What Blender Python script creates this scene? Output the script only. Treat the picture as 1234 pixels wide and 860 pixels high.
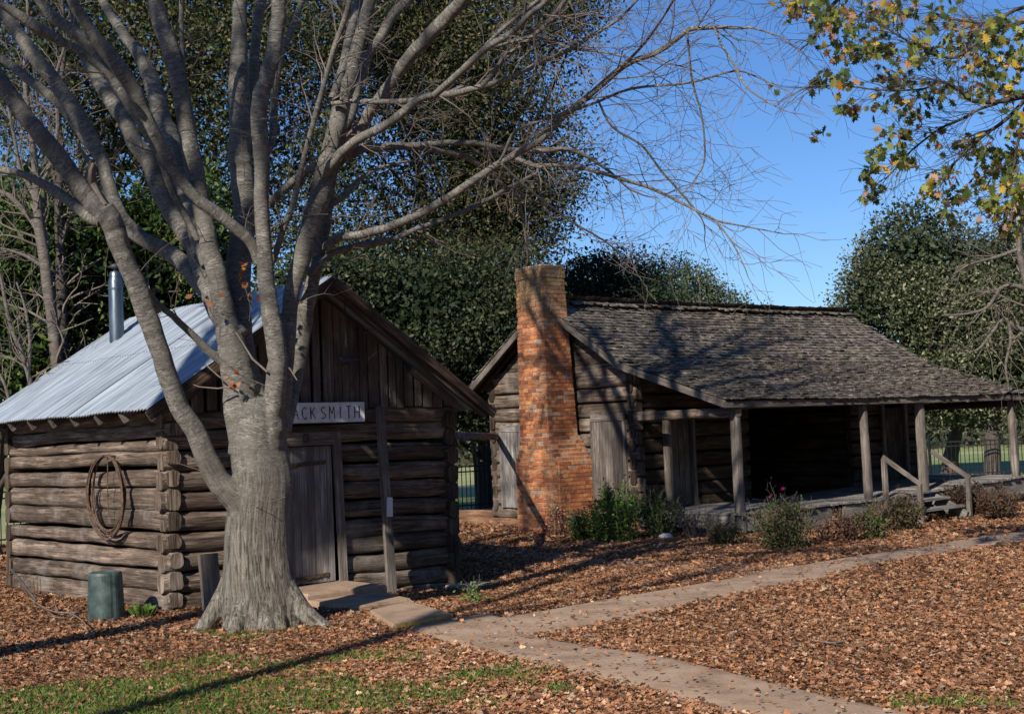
import bpy, bmesh, math, random
import numpy as np
from math import radians, sin, cos, tan, atan, atan2, pi, sqrt, exp
from mathutils import Vector, noise as mnoise
random.seed(7); rng=np.random.default_rng(7)
for o in list(bpy.data.objects): bpy.data.objects.remove(o)
S=bpy.context.scene; COL=S.collection
# ------------------------------------------------------------------ camera
FPX=1676.; ROLL=0.04; CAMH=1.75
AZ=atan2(1983,1676); PITCH=atan((523.-430)*cos(atan(ROLL))/FPX); RA=atan(ROLL)
Fv=np.array([cos(PITCH)*cos(AZ),cos(PITCH)*sin(AZ),sin(PITCH)])
R0=np.array([sin(AZ),-cos(AZ),0.]); U0=np.cross(R0,Fv)
Rv=cos(RA)*R0-sin(RA)*U0; Uv=sin(RA)*R0+cos(RA)*U0
CO=np.array([0,0,CAMH])
cd=bpy.data.cameras.new('camera'); cam=bpy.data.objects.new('camera',cd); COL.objects.link(cam)
from mathutils import Matrix
M=Matrix([[Rv[0],Uv[0],-Fv[0],0],[Rv[1],Uv[1],-Fv[1],0],[Rv[2],Uv[2],-Fv[2],CAMH],[0,0,0,1]])
cam.matrix_world=M; cd.sensor_width=36; cd.lens=36*FPX/1234; cd.clip_start=.1; cd.clip_end=1500
S.camera=cam
# ------------------------------------------------------------------ light
SUN_AZ=radians(23.5); SUN_EL=radians(32.5)      # azimuth the light travels towards
sd=np.array([cos(SUN_EL)*cos(SUN_AZ),cos(SUN_EL)*sin(SUN_AZ),-sin(SUN_EL)])
w=bpy.data.worlds.new("World"); S.world=w; w.use_nodes=True
nt=w.node_tree; bg=nt.nodes['Background']; sky=nt.nodes.new('ShaderNodeTexSky'); sky.sky_type='NISHITA'
sky.sun_disc=False; sky.sun_elevation=SUN_EL
sx,sy=-cos(SUN_AZ),-sin(SUN_AZ)
sky.sun_rotation=atan2(sx,sy); sky.air_density=1.0; sky.dust_density=.15; sky.ozone_density=3.0; sky.altitude=100
hs=nt.nodes.new('ShaderNodeHueSaturation'); hs.inputs['Saturation'].default_value=1.15
mxs=nt.nodes.new('ShaderNodeMix'); mxs.data_type='RGBA'; mxs.blend_type='MULTIPLY'; mxs.inputs[0].default_value=1; mxs.inputs[7].default_value=(.84,1.0,1.30,1)
nt.links.new(sky.outputs[0],hs.inputs['Color']); nt.links.new(hs.outputs[0],mxs.inputs[6]); nt.links.new(mxs.outputs[2],bg.inputs[0]); bg.inputs[1].default_value=.072
ld=bpy.data.lights.new('sun','SUN'); ld.energy=5.0; ld.angle=radians(.53); ld.color=(1,.93,.82)
sun=bpy.data.objects.new('sun',ld); COL.objects.link(sun)
sun.rotation_euler=Vector(tuple(sd)).to_track_quat('-Z','Y').to_euler(); sun.location=(0,0,30)
S.view_settings.view_transform='Standard'; S.view_settings.look='None'; S.view_settings.exposure=.38; S.view_settings.gamma=1
# ------------------------------------------------------------------ helpers
def ray(x,y): return Fv+Rv*(x-617)/FPX-Uv*(y-430)/FPX
def at(x,y,k): return CO+ray(x,y)*k              # a traced point given its real distance k
def gp(x,y,z=0.):
    v=ray(x,y); return CO+v*((z-CAMH)/v[2])
def kof(P): return float((np.array(P)-CO)@Fv)
def gz(x,y):
    return (-.13*np.exp(-((x-10.9)**2+(y-13.6)**2)/4)-.10*np.exp(-((x-22)**2+(y-13.6)**2)/6)
            +.02*np.sin(x*1.3+y*.7)*np.cos(y*1.1-x*.4))
def link(o,parent=None):
    COL.objects.link(o)
    if parent is not None: o.parent=parent
    return o
def tag(o,label=None,cat=None,group=None,kind=None):
    for k,v in (('label',label),('category',cat),('group',group),('kind',kind)):
        if v: o[k]=v
    return o
def thing(name,label,cat,loc=(0,0,0),group=None):
    o=bpy.data.objects.new(name,None); o.empty_display_size=.2; link(o); o.location=loc
    return tag(o,label,cat,group)
class MB:
    def __init__(s): s.v=[];s.f=[];s.uv=[];s.t=[];s.n=0;s.smooth=[]
    def add(s,V,Fs,UV=None,tint=None,smooth=False):
        V=np.asarray(V,float); b=s.n; s.v.append(V); s.n+=len(V)
        if tint is None: tint=random.random()
        for i,f in enumerate(Fs):
            s.f.append(tuple(b+j for j in f)); s.t.append(tint); s.smooth.append(smooth)
            s.uv.append(UV[i] if UV is not None else [(0,0)]*len(f))
    def box(s,c,d,ax=None,tint=None,wob=0.,taper=None):
        """box centred c, size d=(length,width,thick) along axes ax (3 unit vecs); uv v runs along the length"""
        c=np.asarray(c,float)
        A=np.eye(3) if ax is None else np.asarray(ax,float)
        L,W,T=d; P=[]
        for a in (-1,1):
            for b_ in (-1,1):
                for e in (-1,1):
                    P.append(c+A[0]*a*L/2+A[1]*b_*W/2+A[2]*e*T/2+(rng.normal(0,wob,3) if wob else 0))
        F_=[(0,1,3,2),(4,6,7,5),(0,4,5,1),(2,3,7,6),(0,2,6,4),(1,5,7,3)]
        ou,ov=random.random()*30,random.random()*30
        loc=[(-L/2*(1 if i<4 else -1),(-W/2 if (i>>1)&1==0 else W/2),(-T/2 if i&1==0 else T/2)) for i in range(8)]
        UV=[]
        for k,f in enumerate(F_):
            r=[]
            for i in f:
                l,w_,t_=loc[i]
                if k<2: r.append((ou+w_,ov+t_))
                elif k<4: r.append((ou+t_+5,ov+l))
                else: r.append((ou+w_,ov+l))
            UV.append(r)
        s.add(P,F_,UV,tint)
    def build(s,name,mat,parent=None):
        me=bpy.data.meshes.new(name); V=np.concatenate(s.v) if s.v else np.zeros((0,3))
        if parent is not None: V=V-np.array(parent_loc(parent))
        me.from_pydata(V.tolist(),[],s.f)
        uvl=me.uv_layers.new(name='UVMap'); uvl.data.foreach_set('uv',np.array([c for f in s.uv for c in f],dtype=np.float32).ravel())
        at_=me.attributes.new('tint','FLOAT','FACE'); at_.data.foreach_set('value',np.array(s.t,dtype=np.float32))
        me.polygons.foreach_set('use_smooth',np.array(s.smooth,dtype=bool))
        me.materials.append(mat); me.update()
        o=bpy.data.objects.new(name,me); link(o,parent); return o
def parent_loc(p):
    l=np.array(p.location,float)
    while p.parent is not None: p=p.parent; l=l+np.array(p.location)
    return l
def fastmesh(name,V,nper,cols,mat,parent=None,smooth=False):
    """V (n*nper,3): n polygons of nper corners each; cols (n,3)"""
    n=len(V)//nper; me=bpy.data.meshes.new(name)
    if parent is not None: V=V-parent_loc(parent)
    me.vertices.add(len(V)); me.vertices.foreach_set('co',V.astype(np.float32).ravel())
    me.loops.add(len(V)); me.loops.foreach_set('vertex_index',np.arange(len(V),dtype=np.int32))
    me.polygons.add(n); me.polygons.foreach_set('loop_start',np.arange(0,len(V),nper,dtype=np.int32))
    me.polygons.foreach_set('loop_total',np.full(n,nper,dtype=np.int32))
    me.update(calc_edges=True)
    a=me.attributes.new('col','FLOAT_COLOR','FACE'); c4=np.ones((n,4),np.float32); c4[:,:3]=cols; a.data.foreach_set('color',c4.ravel())
    me.materials.append(mat)
    o=bpy.data.objects.new(name,me); link(o,parent); return o
def catmull(P,n):
    P=np.asarray(P,float); 
    if len(P)==2: 
        t=np.linspace(0,1,n+1)[:,None]; return P[0]*(1-t)+P[1]*t
    Q=np.vstack([2*P[0]-P[1],P,2*P[-1]-P[-2]]); out=[]
    for i in range(1,len(Q)-2):
        for k in range(n):
            t=k/n; a,b,c,d=Q[i-1],Q[i],Q[i+1],Q[i+2]
            out.append(.5*((2*b)+(-a+c)*t+(2*a-5*b+4*c-d)*t*t+(-a+3*b-3*c+d)*t**3))
    out.append(Q[-2]); return np.array(out)
def frames(P):
    T=np.gradient(P,axis=0); T/=np.linalg.norm(T,axis=1)[:,None]+1e-9
    a=np.array([0,0,1.]) if abs(T[0][2])<.8 else np.array([1.,0,0])
    N=[];n=np.cross(T[0],a); n/=np.linalg.norm(n)
    for t in T:
        n=n-t*(n@t); n/=np.linalg.norm(n)+1e-9; N.append(n)
    N=np.array(N); return T,N,np.cross(T,N)
def tube(mb,P,R,ns=10,wob=0.,cap=True,tint=None,lob=None):
    P=np.asarray(P,float); R=np.asarray(R,float); n=len(P)
    T,N,B=frames(P); L=np.concatenate([[0],np.cumsum(np.linalg.norm(np.diff(P,axis=0),axis=1))])
    th=np.linspace(0,2*pi,ns,endpoint=False); V=[]; ou,ov=random.random()*20,random.random()*20
    sd_=random.random()*100
    for i in range(n):
        for t in th:
            r=R[i]
            if wob: r*=1+wob*mnoise.noise(Vector((cos(t)*1.2+sd_,sin(t)*1.2,L[i]/max(R[0],.02)*.35)))
            if lob: r*=lob(i,t)
            V.append(P[i]+(N[i]*cos(t)+B[i]*sin(t))*r)
    Fs=[];UV=[];r0=max(R.mean(),.01)
    for i in range(n-1):
        for j in range(ns):
            j2=(j+1)%ns; Fs.append((i*ns+j,i*ns+j2,(i+1)*ns+j2,(i+1)*ns+j))
            u0,u1=ou+j/ns*2*pi*r0,ou+(j+1)/ns*2*pi*r0
            UV.append([(u0,ov+L[i]),(u1,ov+L[i]),(u1,ov+L[i+1]),(u0,ov+L[i+1])])
    mb.add(V,Fs,UV,tint,True)
    if cap:
        mb.add(V[-ns:],[tuple(range(ns))],[[(ou+cos(t)*R[-1],ov+sin(t)*R[-1]) for t in th]],tint)
        mb.add(V[:ns],[tuple(range(ns-1,-1,-1))],[[(ou+cos(t)*R[0],ov+sin(t)*R[0]) for t in th]],tint)
# ------------------------------------------------------------------ materials
def mat(name):
    m=bpy.data.materials.new(name); m.use_nodes=True; t=m.node_tree
    return m,t,t.nodes['Principled BSDF']
def nd(t,ty,**k):
    n=t.nodes.new(ty)
    for a,b in k.items():
        if a in n.inputs: n.inputs[a].default_value=b
        else: setattr(n,a,b)
    return n
def ramp(t,fac,stops):
    r=t.nodes.new('ShaderNodeValToRGB'); e=r.color_ramp.elements
    while len(e)<len(stops): e.new(.5)
    for i,(p,c) in enumerate(stops): e[i].position=p; e[i].color=(*c,1) if len(c)==3 else c
    t.links.new(fac,r.inputs[0]); return r.outputs[0]
def mix(t,a,b,f,mode='MIX'):
    m=t.nodes.new('ShaderNodeMix'); m.data_type='RGBA'; m.blend_type=mode
    for s_,v in ((m.inputs[6],a),(m.inputs[7],b),(m.inputs[0],f)):
        if isinstance(v,bpy.types.NodeSocket): t.links.new(v,s_)
        else: s_.default_value=(*v,1) if isinstance(v,tuple) else v
    return m.outputs[2]
def uvvec(t,su,sv):
    u=nd(t,'ShaderNodeUVMap'); m=nd(t,'ShaderNodeMapping'); m.inputs['Scale'].default_value=(su,sv,1)
    t.links.new(u.outputs[0],m.inputs[0]); return m.outputs[0]
def objvec(t,s=(1,1,1)):
    u=nd(t,'ShaderNodeTexCoord'); m=nd(t,'ShaderNodeMapping'); m.inputs['Scale'].default_value=s
    t.links.new(u.outputs['Object'],m.inputs[0]); return m.outputs[0]
def noi(t,vec,scale=1,detail=4,rough=.6,dist=0):
    n=nd(t,'ShaderNodeTexNoise'); n.inputs['Scale'].default_value=scale; n.inputs['Detail'].default_value=detail
    n.inputs['Roughness'].default_value=rough; n.inputs['Distortion'].default_value=dist
    t.links.new(vec,n.inputs[0]); return n.outputs[0]
def bump(t,b,h,strength=.5,dist=.01):
    n=nd(t,'ShaderNodeBump'); n.inputs['Strength'].default_value=strength; n.inputs['Distance'].default_value=dist
    t.links.new(h,n.inputs['Height']); t.links.new(n.outputs[0],b.inputs['Normal'])
def attr(t,name,out='Fac'):
    n=nd(t,'ShaderNodeAttribute'); n.attribute_name=name; return n.outputs[out]
def wood(name,dark,mid,light,rough=.9,su=38,sv=1.6,bs=.7,tintamt=.5,mould=None):
    m,t,b=mat(name)
    g=noi(t,uvvec(t,su,sv),1,6,.65,.6); g2=noi(t,uvvec(t,su*3.5,sv*2.2),1,3,.6)
    bl=noi(t,uvvec(t,5,1.7),1,3,.6)
    c=ramp(t,g,[(.36,dark),(.5,mid),(.66,light)])
    c=mix(t,c,tuple(x*.45 for x in mid),ramp(t,bl,[(.42,(.75,)*3),(.6,(0,0,0))]))
    cr=ramp(t,g2,[(.3,(0.05,)*3),(.42,(1,)*3)])
    c=mix(t,c,cr,.65,'MULTIPLY')
    ck=noi(t,uvvec(t,su*.9,sv*.35),1,3,.5,.8); c=mix(t,c,tuple(x*.35 for x in dark),ramp(t,ck,[(.485,(0,)*3),(.5,(.9,)*3),(.515,(0,)*3)]))
    ti=ramp(t,attr(t,'tint'),[(0,(1-tintamt,)*3),(1,(1+0.0,)*3)])
    c=mix(t,c,ti,1.,'MULTIPLY')
    if mould:
        mo=noi(t,objvec(t,(1,1,1)),1.3,5,.7); c=mix(t,c,mould,ramp(t,mo,[(.52,(0,)*3),(.72,(.5,)*3)]))
    t.links.new(c,b.inputs['Base Color']); b.inputs['Roughness'].default_value=rough
    b.inputs['Specular IOR Level'].default_value=.25
    ad=nd(t,'ShaderNodeMath',operation='ADD'); t.links.new(g,ad.inputs[0]); t.links.new(g2,ad.inputs[1])
    bump(t,b,ad.outputs[0],bs,.012); return m
M_log=wood('weathered_log',(.055,.037,.026),(.24,.172,.126),(.46,.365,.29),su=22,sv=1.3,bs=1.,mould=(.36,.31,.27))
M_plank=wood('grey_plank',(.10,.082,.07),(.24,.20,.17),(.36,.31,.27),su=45,sv=1.3)
M_silver=wood('silvered_plank',(.17,.15,.135),(.34,.31,.285),(.47,.44,.41),su=45,sv=1.1,tintamt=.3)
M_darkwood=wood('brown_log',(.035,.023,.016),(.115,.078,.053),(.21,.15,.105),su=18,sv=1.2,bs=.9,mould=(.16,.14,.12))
M_brown=wood('warm_board',(.05,.03,.018),(.13,.082,.052),(.26,.17,.11),su=30,sv=1.4)
M_sill=wood('orange_timber',(.16,.075,.04),(.36,.19,.11),(.5,.30,.19),su=12,sv=1.5)  # reddish orange wood tone
M_shingle=wood('roof_shingle',(.08,.062,.048),(.29,.24,.19),(.54,.47,.385),su=40,sv=8,tintamt=.65,mould=(.17,.16,.12))
def simple(name,col,rough=.8,metal=0,var=.35,scale=6,bs=.2,var2=None):
    m,t,b=mat(name); n=noi(t,objvec(t),scale,5,.65)
    c=ramp(t,n,[(.3,tuple(x*(1-var) for x in col)),(.7,tuple(min(1,x*(1+var)) for x in (var2 or col)))])
    t.links.new(c,b.inputs['Base Color']); b.inputs['Roughness'].default_value=rough; b.inputs['Metallic'].default_value=metal
    bump(t,b,n,bs,.01); return m
M_black=simple('black_iron',(.012,.013,.014),.5,.3)
M_rust=simple('rusty_steel',(.05,.03,.022),.85,.3,.6,30,.4,(.12,.075,.05))
M_darkmetal=simple('dark_iron',(.06,.06,.062),.6,.6,.4,20)
M_can=simple('green_painted_metal',(.022,.038,.035),.5,.0,.45,7,.25,(.05,.075,.068))
M_paper=simple('paper',(.62,.62,.64),.8,0,.08,4,.05)
M_stone=simple('stone',(.36,.31,.26),.9,0,.35,9,.6)
M_white=simple('pale_rock',(.6,.57,.52),.9,0,.2,9,.6)
M_yellow=simple('yellow_edge_paint',(.36,.25,.07),.8,0,.5,30,.3)
M_letter=simple('faded_black_paint',(.035,.035,.038),.8,0,.5,60,.1)
M_sign=simple('whitewashed_board',(.68,.68,.68),.8,0,.25,9,.2)
def m_metalroof():
    m,t,b=mat('galvanised_roof')
    n=noi(t,uvvec(t,6,.5),1,5,.65); n2=noi(t,uvvec(t,1.4,1.1),1,4,.6); n3=noi(t,uvvec(t,60,1.2),1,3)
    c=ramp(t,n,[(.3,(.15,.175,.205)),(.5,(.30,.345,.395)),(.7,(.43,.48,.54))])
    c=mix(t,c,(.09,.10,.115),ramp(t,n3,[(.53,(0,)*3),(.66,(.75,)*3)]))
    c=mix(t,c,(.34,.29,.24),ramp(t,n2,[(.66,(0,)*3),(.78,(.3,)*3)]))
    t.links.new(c,b.inputs['Base Color']); b.inputs['Metallic'].default_value=.15; b.inputs['Roughness'].default_value=.5
    u_=nd(t,'ShaderNodeUVMap'); su_=nd(t,'ShaderNodeSeparateXYZ'); t.links.new(u_.outputs[0],su_.inputs[0])
    def line(sock,f,w):
        a_=nd(t,'ShaderNodeMath',operation='MULTIPLY'); t.links.new(sock,a_.inputs[0]); a_.inputs[1].default_value=f
        b_=nd(t,'ShaderNodeMath',operation='FRACT'); t.links.new(a_.outputs[0],b_.inputs[0]); c_=nd(t,'ShaderNodeMath',operation='LESS_THAN'); t.links.new(b_.outputs[0],c_.inputs[0]); c_.inputs[1].default_value=w; return c_.outputs[0]
    c=mix(t,c,(.06,.06,.065),line(su_.outputs[0],1/.62,.022)); c=mix(t,c,(.10,.09,.085),line(su_.outputs[1],1/1.45,.008))
    ru=noi(t,uvvec(t,3,.8),2.2,6,.75); c=mix(t,c,(.22,.12,.07),ramp(t,ru,[(.62,(0,)*3),(.70,(.55,)*3)]))
    t.links.new(c,b.inputs['Base Color']); bump(t,b,n3,.12,.005); return m
M_metalroof=m_metalroof()
def m_pipe():
    m,t,b=mat('galvanised_pipe'); n=noi(t,objvec(t,(4,4,1)),3,4)
    t.links.new(ramp(t,n,[(.3,(.07,.09,.11)),(.7,(.17,.20,.23))]),b.inputs['Base Color']); b.inputs['Metallic'].default_value=.8; b.inputs['Roughness'].default_value=.38; return m
M_pipe=m_pipe()
def gvec(t,s):
    m=nd(t,'ShaderNodeMapping'); m.inputs['Scale'].default_value=s; t.links.new(attr(t,'grain','Vector'),m.inputs[0]); return m.outputs[0]
def m_bark(name,trunk=False,cols=((.07,.062,.052),(.158,.145,.124),(.33,.312,.272))):
    m,t,b=mat(name)
    V=(lambda s:gvec(t,(s[0],s[0],s[1]))) if trunk else (lambda s:uvvec(t,s[0],s[1]))
    band=noi(t,V((16,62)),1,6,.72,1.1); big=noi(t,V((3.,5.)),1,4,.65); wide=noi(t,V((2.2,14)),1,4,.6,.4)
    c=ramp(t,band,[(.39,cols[0]),(.5,cols[1]),(.64,cols[2])])
    c=mix(t,c,tuple(x*.85 for x in cols[1]),ramp(t,big,[(.38,(.75,)*3),(.58,(.0,)*3)])); lc=noi(t,objvec(t),4.5,6,.8); c=mix(t,c,tuple(x*1.15 for x in cols[2]),ramp(t,lc,[(.60,(0,)*3),(.66,(.45,)*3)])); c=mix(t,c,tuple(x*.8 for x in cols[0]),ramp(t,lc,[(.33,(.6,)*3),(.40,(0,)*3)]))
    c=mix(t,c,ramp(t,wide,[(.3,(.62,)*3),(.6,(1.08,)*3)]),.8,'MULTIPLY')
    h=band
    if trunk:
        ver=noi(t,V((34,3.2)),1,6,.72,1.); z=nd(t,'ShaderNodeSeparateXYZ'); o_=nd(t,'ShaderNodeNewGeometry'); t.links.new(o_.outputs['Position'],z.inputs[0])
        zz=ramp(t,z.outputs[2],[(.25,(1,)*3),(.95,(0,)*3)]); zm=nd(t,'ShaderNodeMapRange'); zm.inputs[1].default_value=.7; zm.inputs[2].default_value=2.0; zm.inputs[3].default_value=.9; zm.inputs[4].default_value=0.; t.links.new(z.outputs[2],zm.inputs[0]); zz=zm.outputs[0]
        c2=ramp(t,ver,[(.40,(.035,.028,.021)),(.475,(.13,.11,.086)),(.66,(.30,.27,.225))])
        c2=mix(t,c2,(.30,.275,.23),ramp(t,wide,[(.55,(0,)*3),(.75,(.4,)*3)]))
        c=mix(t,c,c2,zz); ad=nd(t,'ShaderNodeMath',operation='MULTIPLY_ADD'); mm=nd(t,'ShaderNodeMath',operation='MULTIPLY'); t.links.new(ver,mm.inputs[0]); t.links.new(zz,mm.inputs[1]); t.links.new(mm.outputs[0],ad.inputs[0]); ad.inputs[1].default_value=2.6; t.links.new(band,ad.inputs[2]); h=ad.outputs[0]
        li=noi(t,objvec(t),11,6,.85); low=nd(t,'ShaderNodeMapRange'); low.inputs[1].default_value=.05; low.inputs[2].default_value=.45; low.inputs[3].default_value=1.; low.inputs[4].default_value=0.; t.links.new(z.outputs[2],low.inputs[0])
        c=mix(t,c,(.42,.44,.40),mix(t,ramp(t,li,[(.57,(0,)*3),(.63,(.8,)*3)]),low.outputs[0],1.,'MULTIPLY'))
    t.links.new(c,b.inputs['Base Color']); b.inputs['Roughness'].default_value=.85; b.inputs['Specular IOR Level'].default_value=.3
    bump(t,b,h,.7,.012 if not trunk else .02); return m
M_bark=m_bark('smooth_grey_bark'); M_trunk=m_bark('maple_trunk_bark',True)
M_bark2=m_bark('far_bark',False,((.05,.042,.036),(.13,.11,.095),(.24,.21,.18)))
M_twig=simple('twig_bark',(.15,.12,.10),.9,0,.3,12)
M_darkbark=simple('dark_bark',(.06,.05,.042),.95,0,.5,8,.8)
def m_leaf(name,trans=.35,rough=.45,spec=.4):
    m,t,b=mat(name); a=attr(t,'col','Color')
    t.links.new(a,b.inputs['Base Color']); b.inputs['Roughness'].default_value=rough; b.inputs['Specular IOR Level'].default_value=spec
    tr=nd(t,'ShaderNodeBsdfTranslucent'); t.links.new(a,tr.inputs[0]); ms=nd(t,'ShaderNodeMixShader'); ms.inputs[0].default_value=trans
    t.links.new(b.outputs[0],ms.inputs[1]); t.links.new(tr.outputs[0],ms.inputs[2]); t.links.new(ms.outputs[0],t.nodes['Material Output'].inputs[0]); return m
M_leaf=m_leaf('living_leaf',.25,.6,.22); M_oakleaf=m_leaf('autumn_leaf',.5,.5,.3); M_dry=m_leaf('dry_leaf',.12,.8,.2); M_grass=m_leaf('grass_blade',.35,.6,.25)
def m_brick():
    m,t,b=mat('orange_brick'); n=noi(t,objvec(t),14,5,.7); big=noi(t,objvec(t),1.6,4,.6)
    c=ramp(t,attr(t,'tint'),[(0,(.26,.085,.04)),(.3,(.44,.14,.05)),(.6,(.58,.20,.065)),(.85,(.64,.28,.11)),(1,(.50,.36,.24))])
    c=mix(t,c,(.10,.06,.045),ramp(t,n,[(.3,(.7,)*3),(.55,(0,)*3)])); sm=noi(t,objvec(t,(1,1,.6)),5,6,.75); c=mix(t,c,(.40,.31,.24),ramp(t,sm,[(.56,(0,)*3),(.70,(.6,)*3)]))
    so=noi(t,objvec(t,(2,2,.35)),2,4,.6); c=mix(t,c,(.10,.05,.03),ramp(t,so,[(.6,(0,)*3),(.78,(.4,)*3)]))
    z=nd(t,'ShaderNodeSeparateXYZ'); o_=nd(t,'ShaderNodeNewGeometry'); t.links.new(o_.outputs['Position'],z.inputs[0])
    sc=nd(t,'ShaderNodeMapRange'); sc.inputs[1].default_value=3.3; sc.inputs[2].default_value=4.7; t.links.new(z.outputs[2],sc.inputs[0])
    ms=nd(t,'ShaderNodeMath',operation='MULTIPLY_ADD'); t.links.new(sc.outputs[0],ms.inputs[0]); ms.inputs[1].default_value=.45; t.links.new(big,ms.inputs[2])
    c=mix(t,c,(.16,.12,.055),ramp(t,ms.outputs[0],[(.56,(0,)*3),(.86,(.75,)*3)]))
    t.links.new(c,b.inputs['Base Color']); b.inputs['Roughness'].default_value=.92; bump(t,b,n,.6,.01); return m
M_brick=m_brick(); M_mortar=simple('mortar',(.46,.40,.34),.95,0,.4,20,.5)
def m_concrete():
    m,t,b=mat('worn_concrete'); n=noi(t,objvec(t),2.2,6,.7); f=noi(t,objvec(t),55,4,.8); v=nd(t,'ShaderNodeTexVoronoi'); v.inputs['Scale'].default_value=75; t.links.new(objvec(t),v.inputs[0])
    c=ramp(t,n,[(.3,(.20,.125,.075)),(.5,(.36,.24,.155)),(.75,(.44,.32,.22))])
    c=mix(t,c,v.outputs['Color'],.10,'OVERLAY'); c=mix(t,c,(.12,.085,.06),ramp(t,f,[(.3,(.6,)*3),(.45,(0,)*3)]))
    vc=nd(t,'ShaderNodeTexVoronoi'); vc.feature='DISTANCE_TO_EDGE'; vc.inputs['Scale'].default_value=.38
    wn=nd(t,'ShaderNodeTexNoise'); wn.inputs['Scale'].default_value=3.; wn.inputs['Detail'].default_value=4; t.links.new(objvec(t),wn.inputs[0]); wa=nd(t,'ShaderNodeVectorMath',operation='MULTIPLY_ADD'); t.links.new(wn.outputs[1],wa.inputs[0]); wa.inputs[1].default_value=(.35,.35,.35); t.links.new(objvec(t),wa.inputs[2]); t.links.new(wa.outputs[0],vc.inputs[0])
    c=mix(t,c,(.05,.035,.025),ramp(t,vc.outputs[0],[(.0,(.6,)*3),(.004,(0,)*3)])); st=noi(t,objvec(t),.9,6,.7); c=mix(t,c,(.15,.095,.06),ramp(t,st,[(.5,(0,)*3),(.66,(.6,)*3)]))
    t.links.new(c,b.inputs['Base Color']); b.inputs['Roughness'].default_value=.95; bump(t,b,f,.5,.01); return m
M_conc=m_concrete()
def m_ground():
    m,t,b=mat('leafy_ground')
    vec=objvec(t); v=nd(t,'ShaderNodeTexVoronoi'); v.inputs['Scale'].default_value=16; 
    w_=noi(t,vec,6,3); dv=nd(t,'ShaderNodeVectorMath',operation='MULTIPLY_ADD'); t.links.new(nd(t,'ShaderNodeTexNoise',).outputs[1],dv.inputs[0]); dv.inputs[1].default_value=(.1,.1,.1); t.links.new(vec,dv.inputs[2]); t.links.new(dv.outputs[0],v.inputs[0])
    sp=nd(t,'ShaderNodeSeparateColor'); t.links.new(v.outputs['Color'],sp.inputs[0])
    c=ramp(t,sp.outputs[0],[(0,(.035,.02,.012)),(.35,(.09,.05,.028)),(.7,(.17,.10,.056)),(1,(.26,.165,.10))])
    g=noi(t,vec,.5,5,.65); fine=noi(t,vec,30,4,.7)
    gr=ramp(t,fine,[(.3,(.035,.06,.012)),(.6,(.09,.13,.028)),(.8,(.15,.19,.05))])
    # lawn beyond the yard fence, litter inside it
    s=nd(t,'ShaderNodeSeparateXYZ'); t.links.new(vec,s.inputs[0])
    ma=nd(t,'ShaderNodeMath',operation='MULTIPLY_ADD'); t.links.new(s.outputs[0],ma.inputs[0]); ma.inputs[1].default_value=.42; t.links.new(s.outputs[1],ma.inputs[2])
    nz=nd(t,'ShaderNodeMath',operation='MULTIPLY_ADD'); t.links.new(g,nz.inputs[0]); nz.inputs[1].default_value=4.; t.links.new(ma.outputs[0],nz.inputs[2])
    mr=nd(t,'ShaderNodeMapRange'); mr.inputs[1].default_value=32.2; mr.inputs[2].default_value=33.6; t.links.new(nz.outputs[0],mr.inputs[0])
    g2=noi(t,vec,.12,4,.6); lawn=mix(t,mix(t,gr,(2.1,1.9,2.2),1.,'MULTIPLY'),(.38,.34,.17),ramp(t,g2,[(.4,(0,)*3),(.65,(.8,)*3)]))
    c=mix(t,c,gr,ramp(t,g,[(.56,(0,)*3),(.66,(.55,)*3)])); c=mix(t,c,lawn,mr.outputs[0])
    t.links.new(c,b.inputs['Base Color']); b.inputs['Roughness'].default_value=1; bump(t,b,v.outputs[0],.6,.03); return m
M_ground=m_ground()
# ------------------------------------------------------------------ ground and paths
def grid(name,xs,ys,m):
    X,Y=np.meshgrid(xs,ys,indexing='ij'); Z=gz(X,Y); V=np.stack([X,Y,Z],-1).reshape(-1,3); nx,ny=len(xs),len(ys)
    f=[(i*ny+j,(i+1)*ny+j,(i+1)*ny+j+1,i*ny+j+1) for i in range(nx-1) for j in range(ny-1)]
    me=bpy.data.meshes.new(name); me.from_pydata(V.tolist(),[],f); me.materials.append(m)
    me.polygons.foreach_set('use_smooth',np.ones(len(f),bool)); return link(bpy.data.objects.new(name,me))
xs=np.concatenate([np.linspace(-600,-20,12),np.arange(-16,40,.4),np.linspace(44,900,24)])
tag(grid('ground',xs,xs,M_ground),kind='structure')
def strip(name,A,B,dz,m,nx=10,edge=.05):
    A=catmull([np.append(gp(*p)[:2],0) for p in A],6); B=catmull([np.append(gp(*p)[:2],0) for p in B],6)
    mb=MB(); V=[];n=len(A)
    for i in range(n):
        for j in range(nx+1):
            t=j/nx; p=A[i]*(1-t)+B[i]*t
            if j in (0,nx): 
                p=p+np.array([mnoise.noise(Vector((p[0]*2,p[1]*2,1))),mnoise.noise(Vector((p[0]*2,p[1]*2,5))),0])*edge
            p[2]=gz(p[0],p[1])+(dz if 0<j<nx else dz-.03); V.append(p)
    Fs=[(i*(nx+1)+j,(i+1)*(nx+1)+j,(i+1)*(nx+1)+j+1,i*(nx+1)+j+1) for i in range(n-1) for j in range(nx)]
    mb.add(V,Fs,None,.5,True); return tag(mb.build(name,m),kind='structure')
LOWA=[(478,757),(530,775),(640,803),(760,830),(880,860),(1050,905)]
LOWB=[(600,741),(640,764),(720,780),(800,793),(920,818),(1160,876)]
UPA=[(540,752),(620,741),(700,727),(800,709),(860,697),(930,686),(1020,674),(1100,661),(1180,646),(1300,632)]
UPB=[(580,775),(650,764),(720,752),(800,737),(880,721),(960,702),(1040,684),(1130,669),(1220,655),(1330,643)]
DA=[(545,666),(640,663),(700,668),(745,671),(800,671),(880,677),(960,680)]
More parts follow.
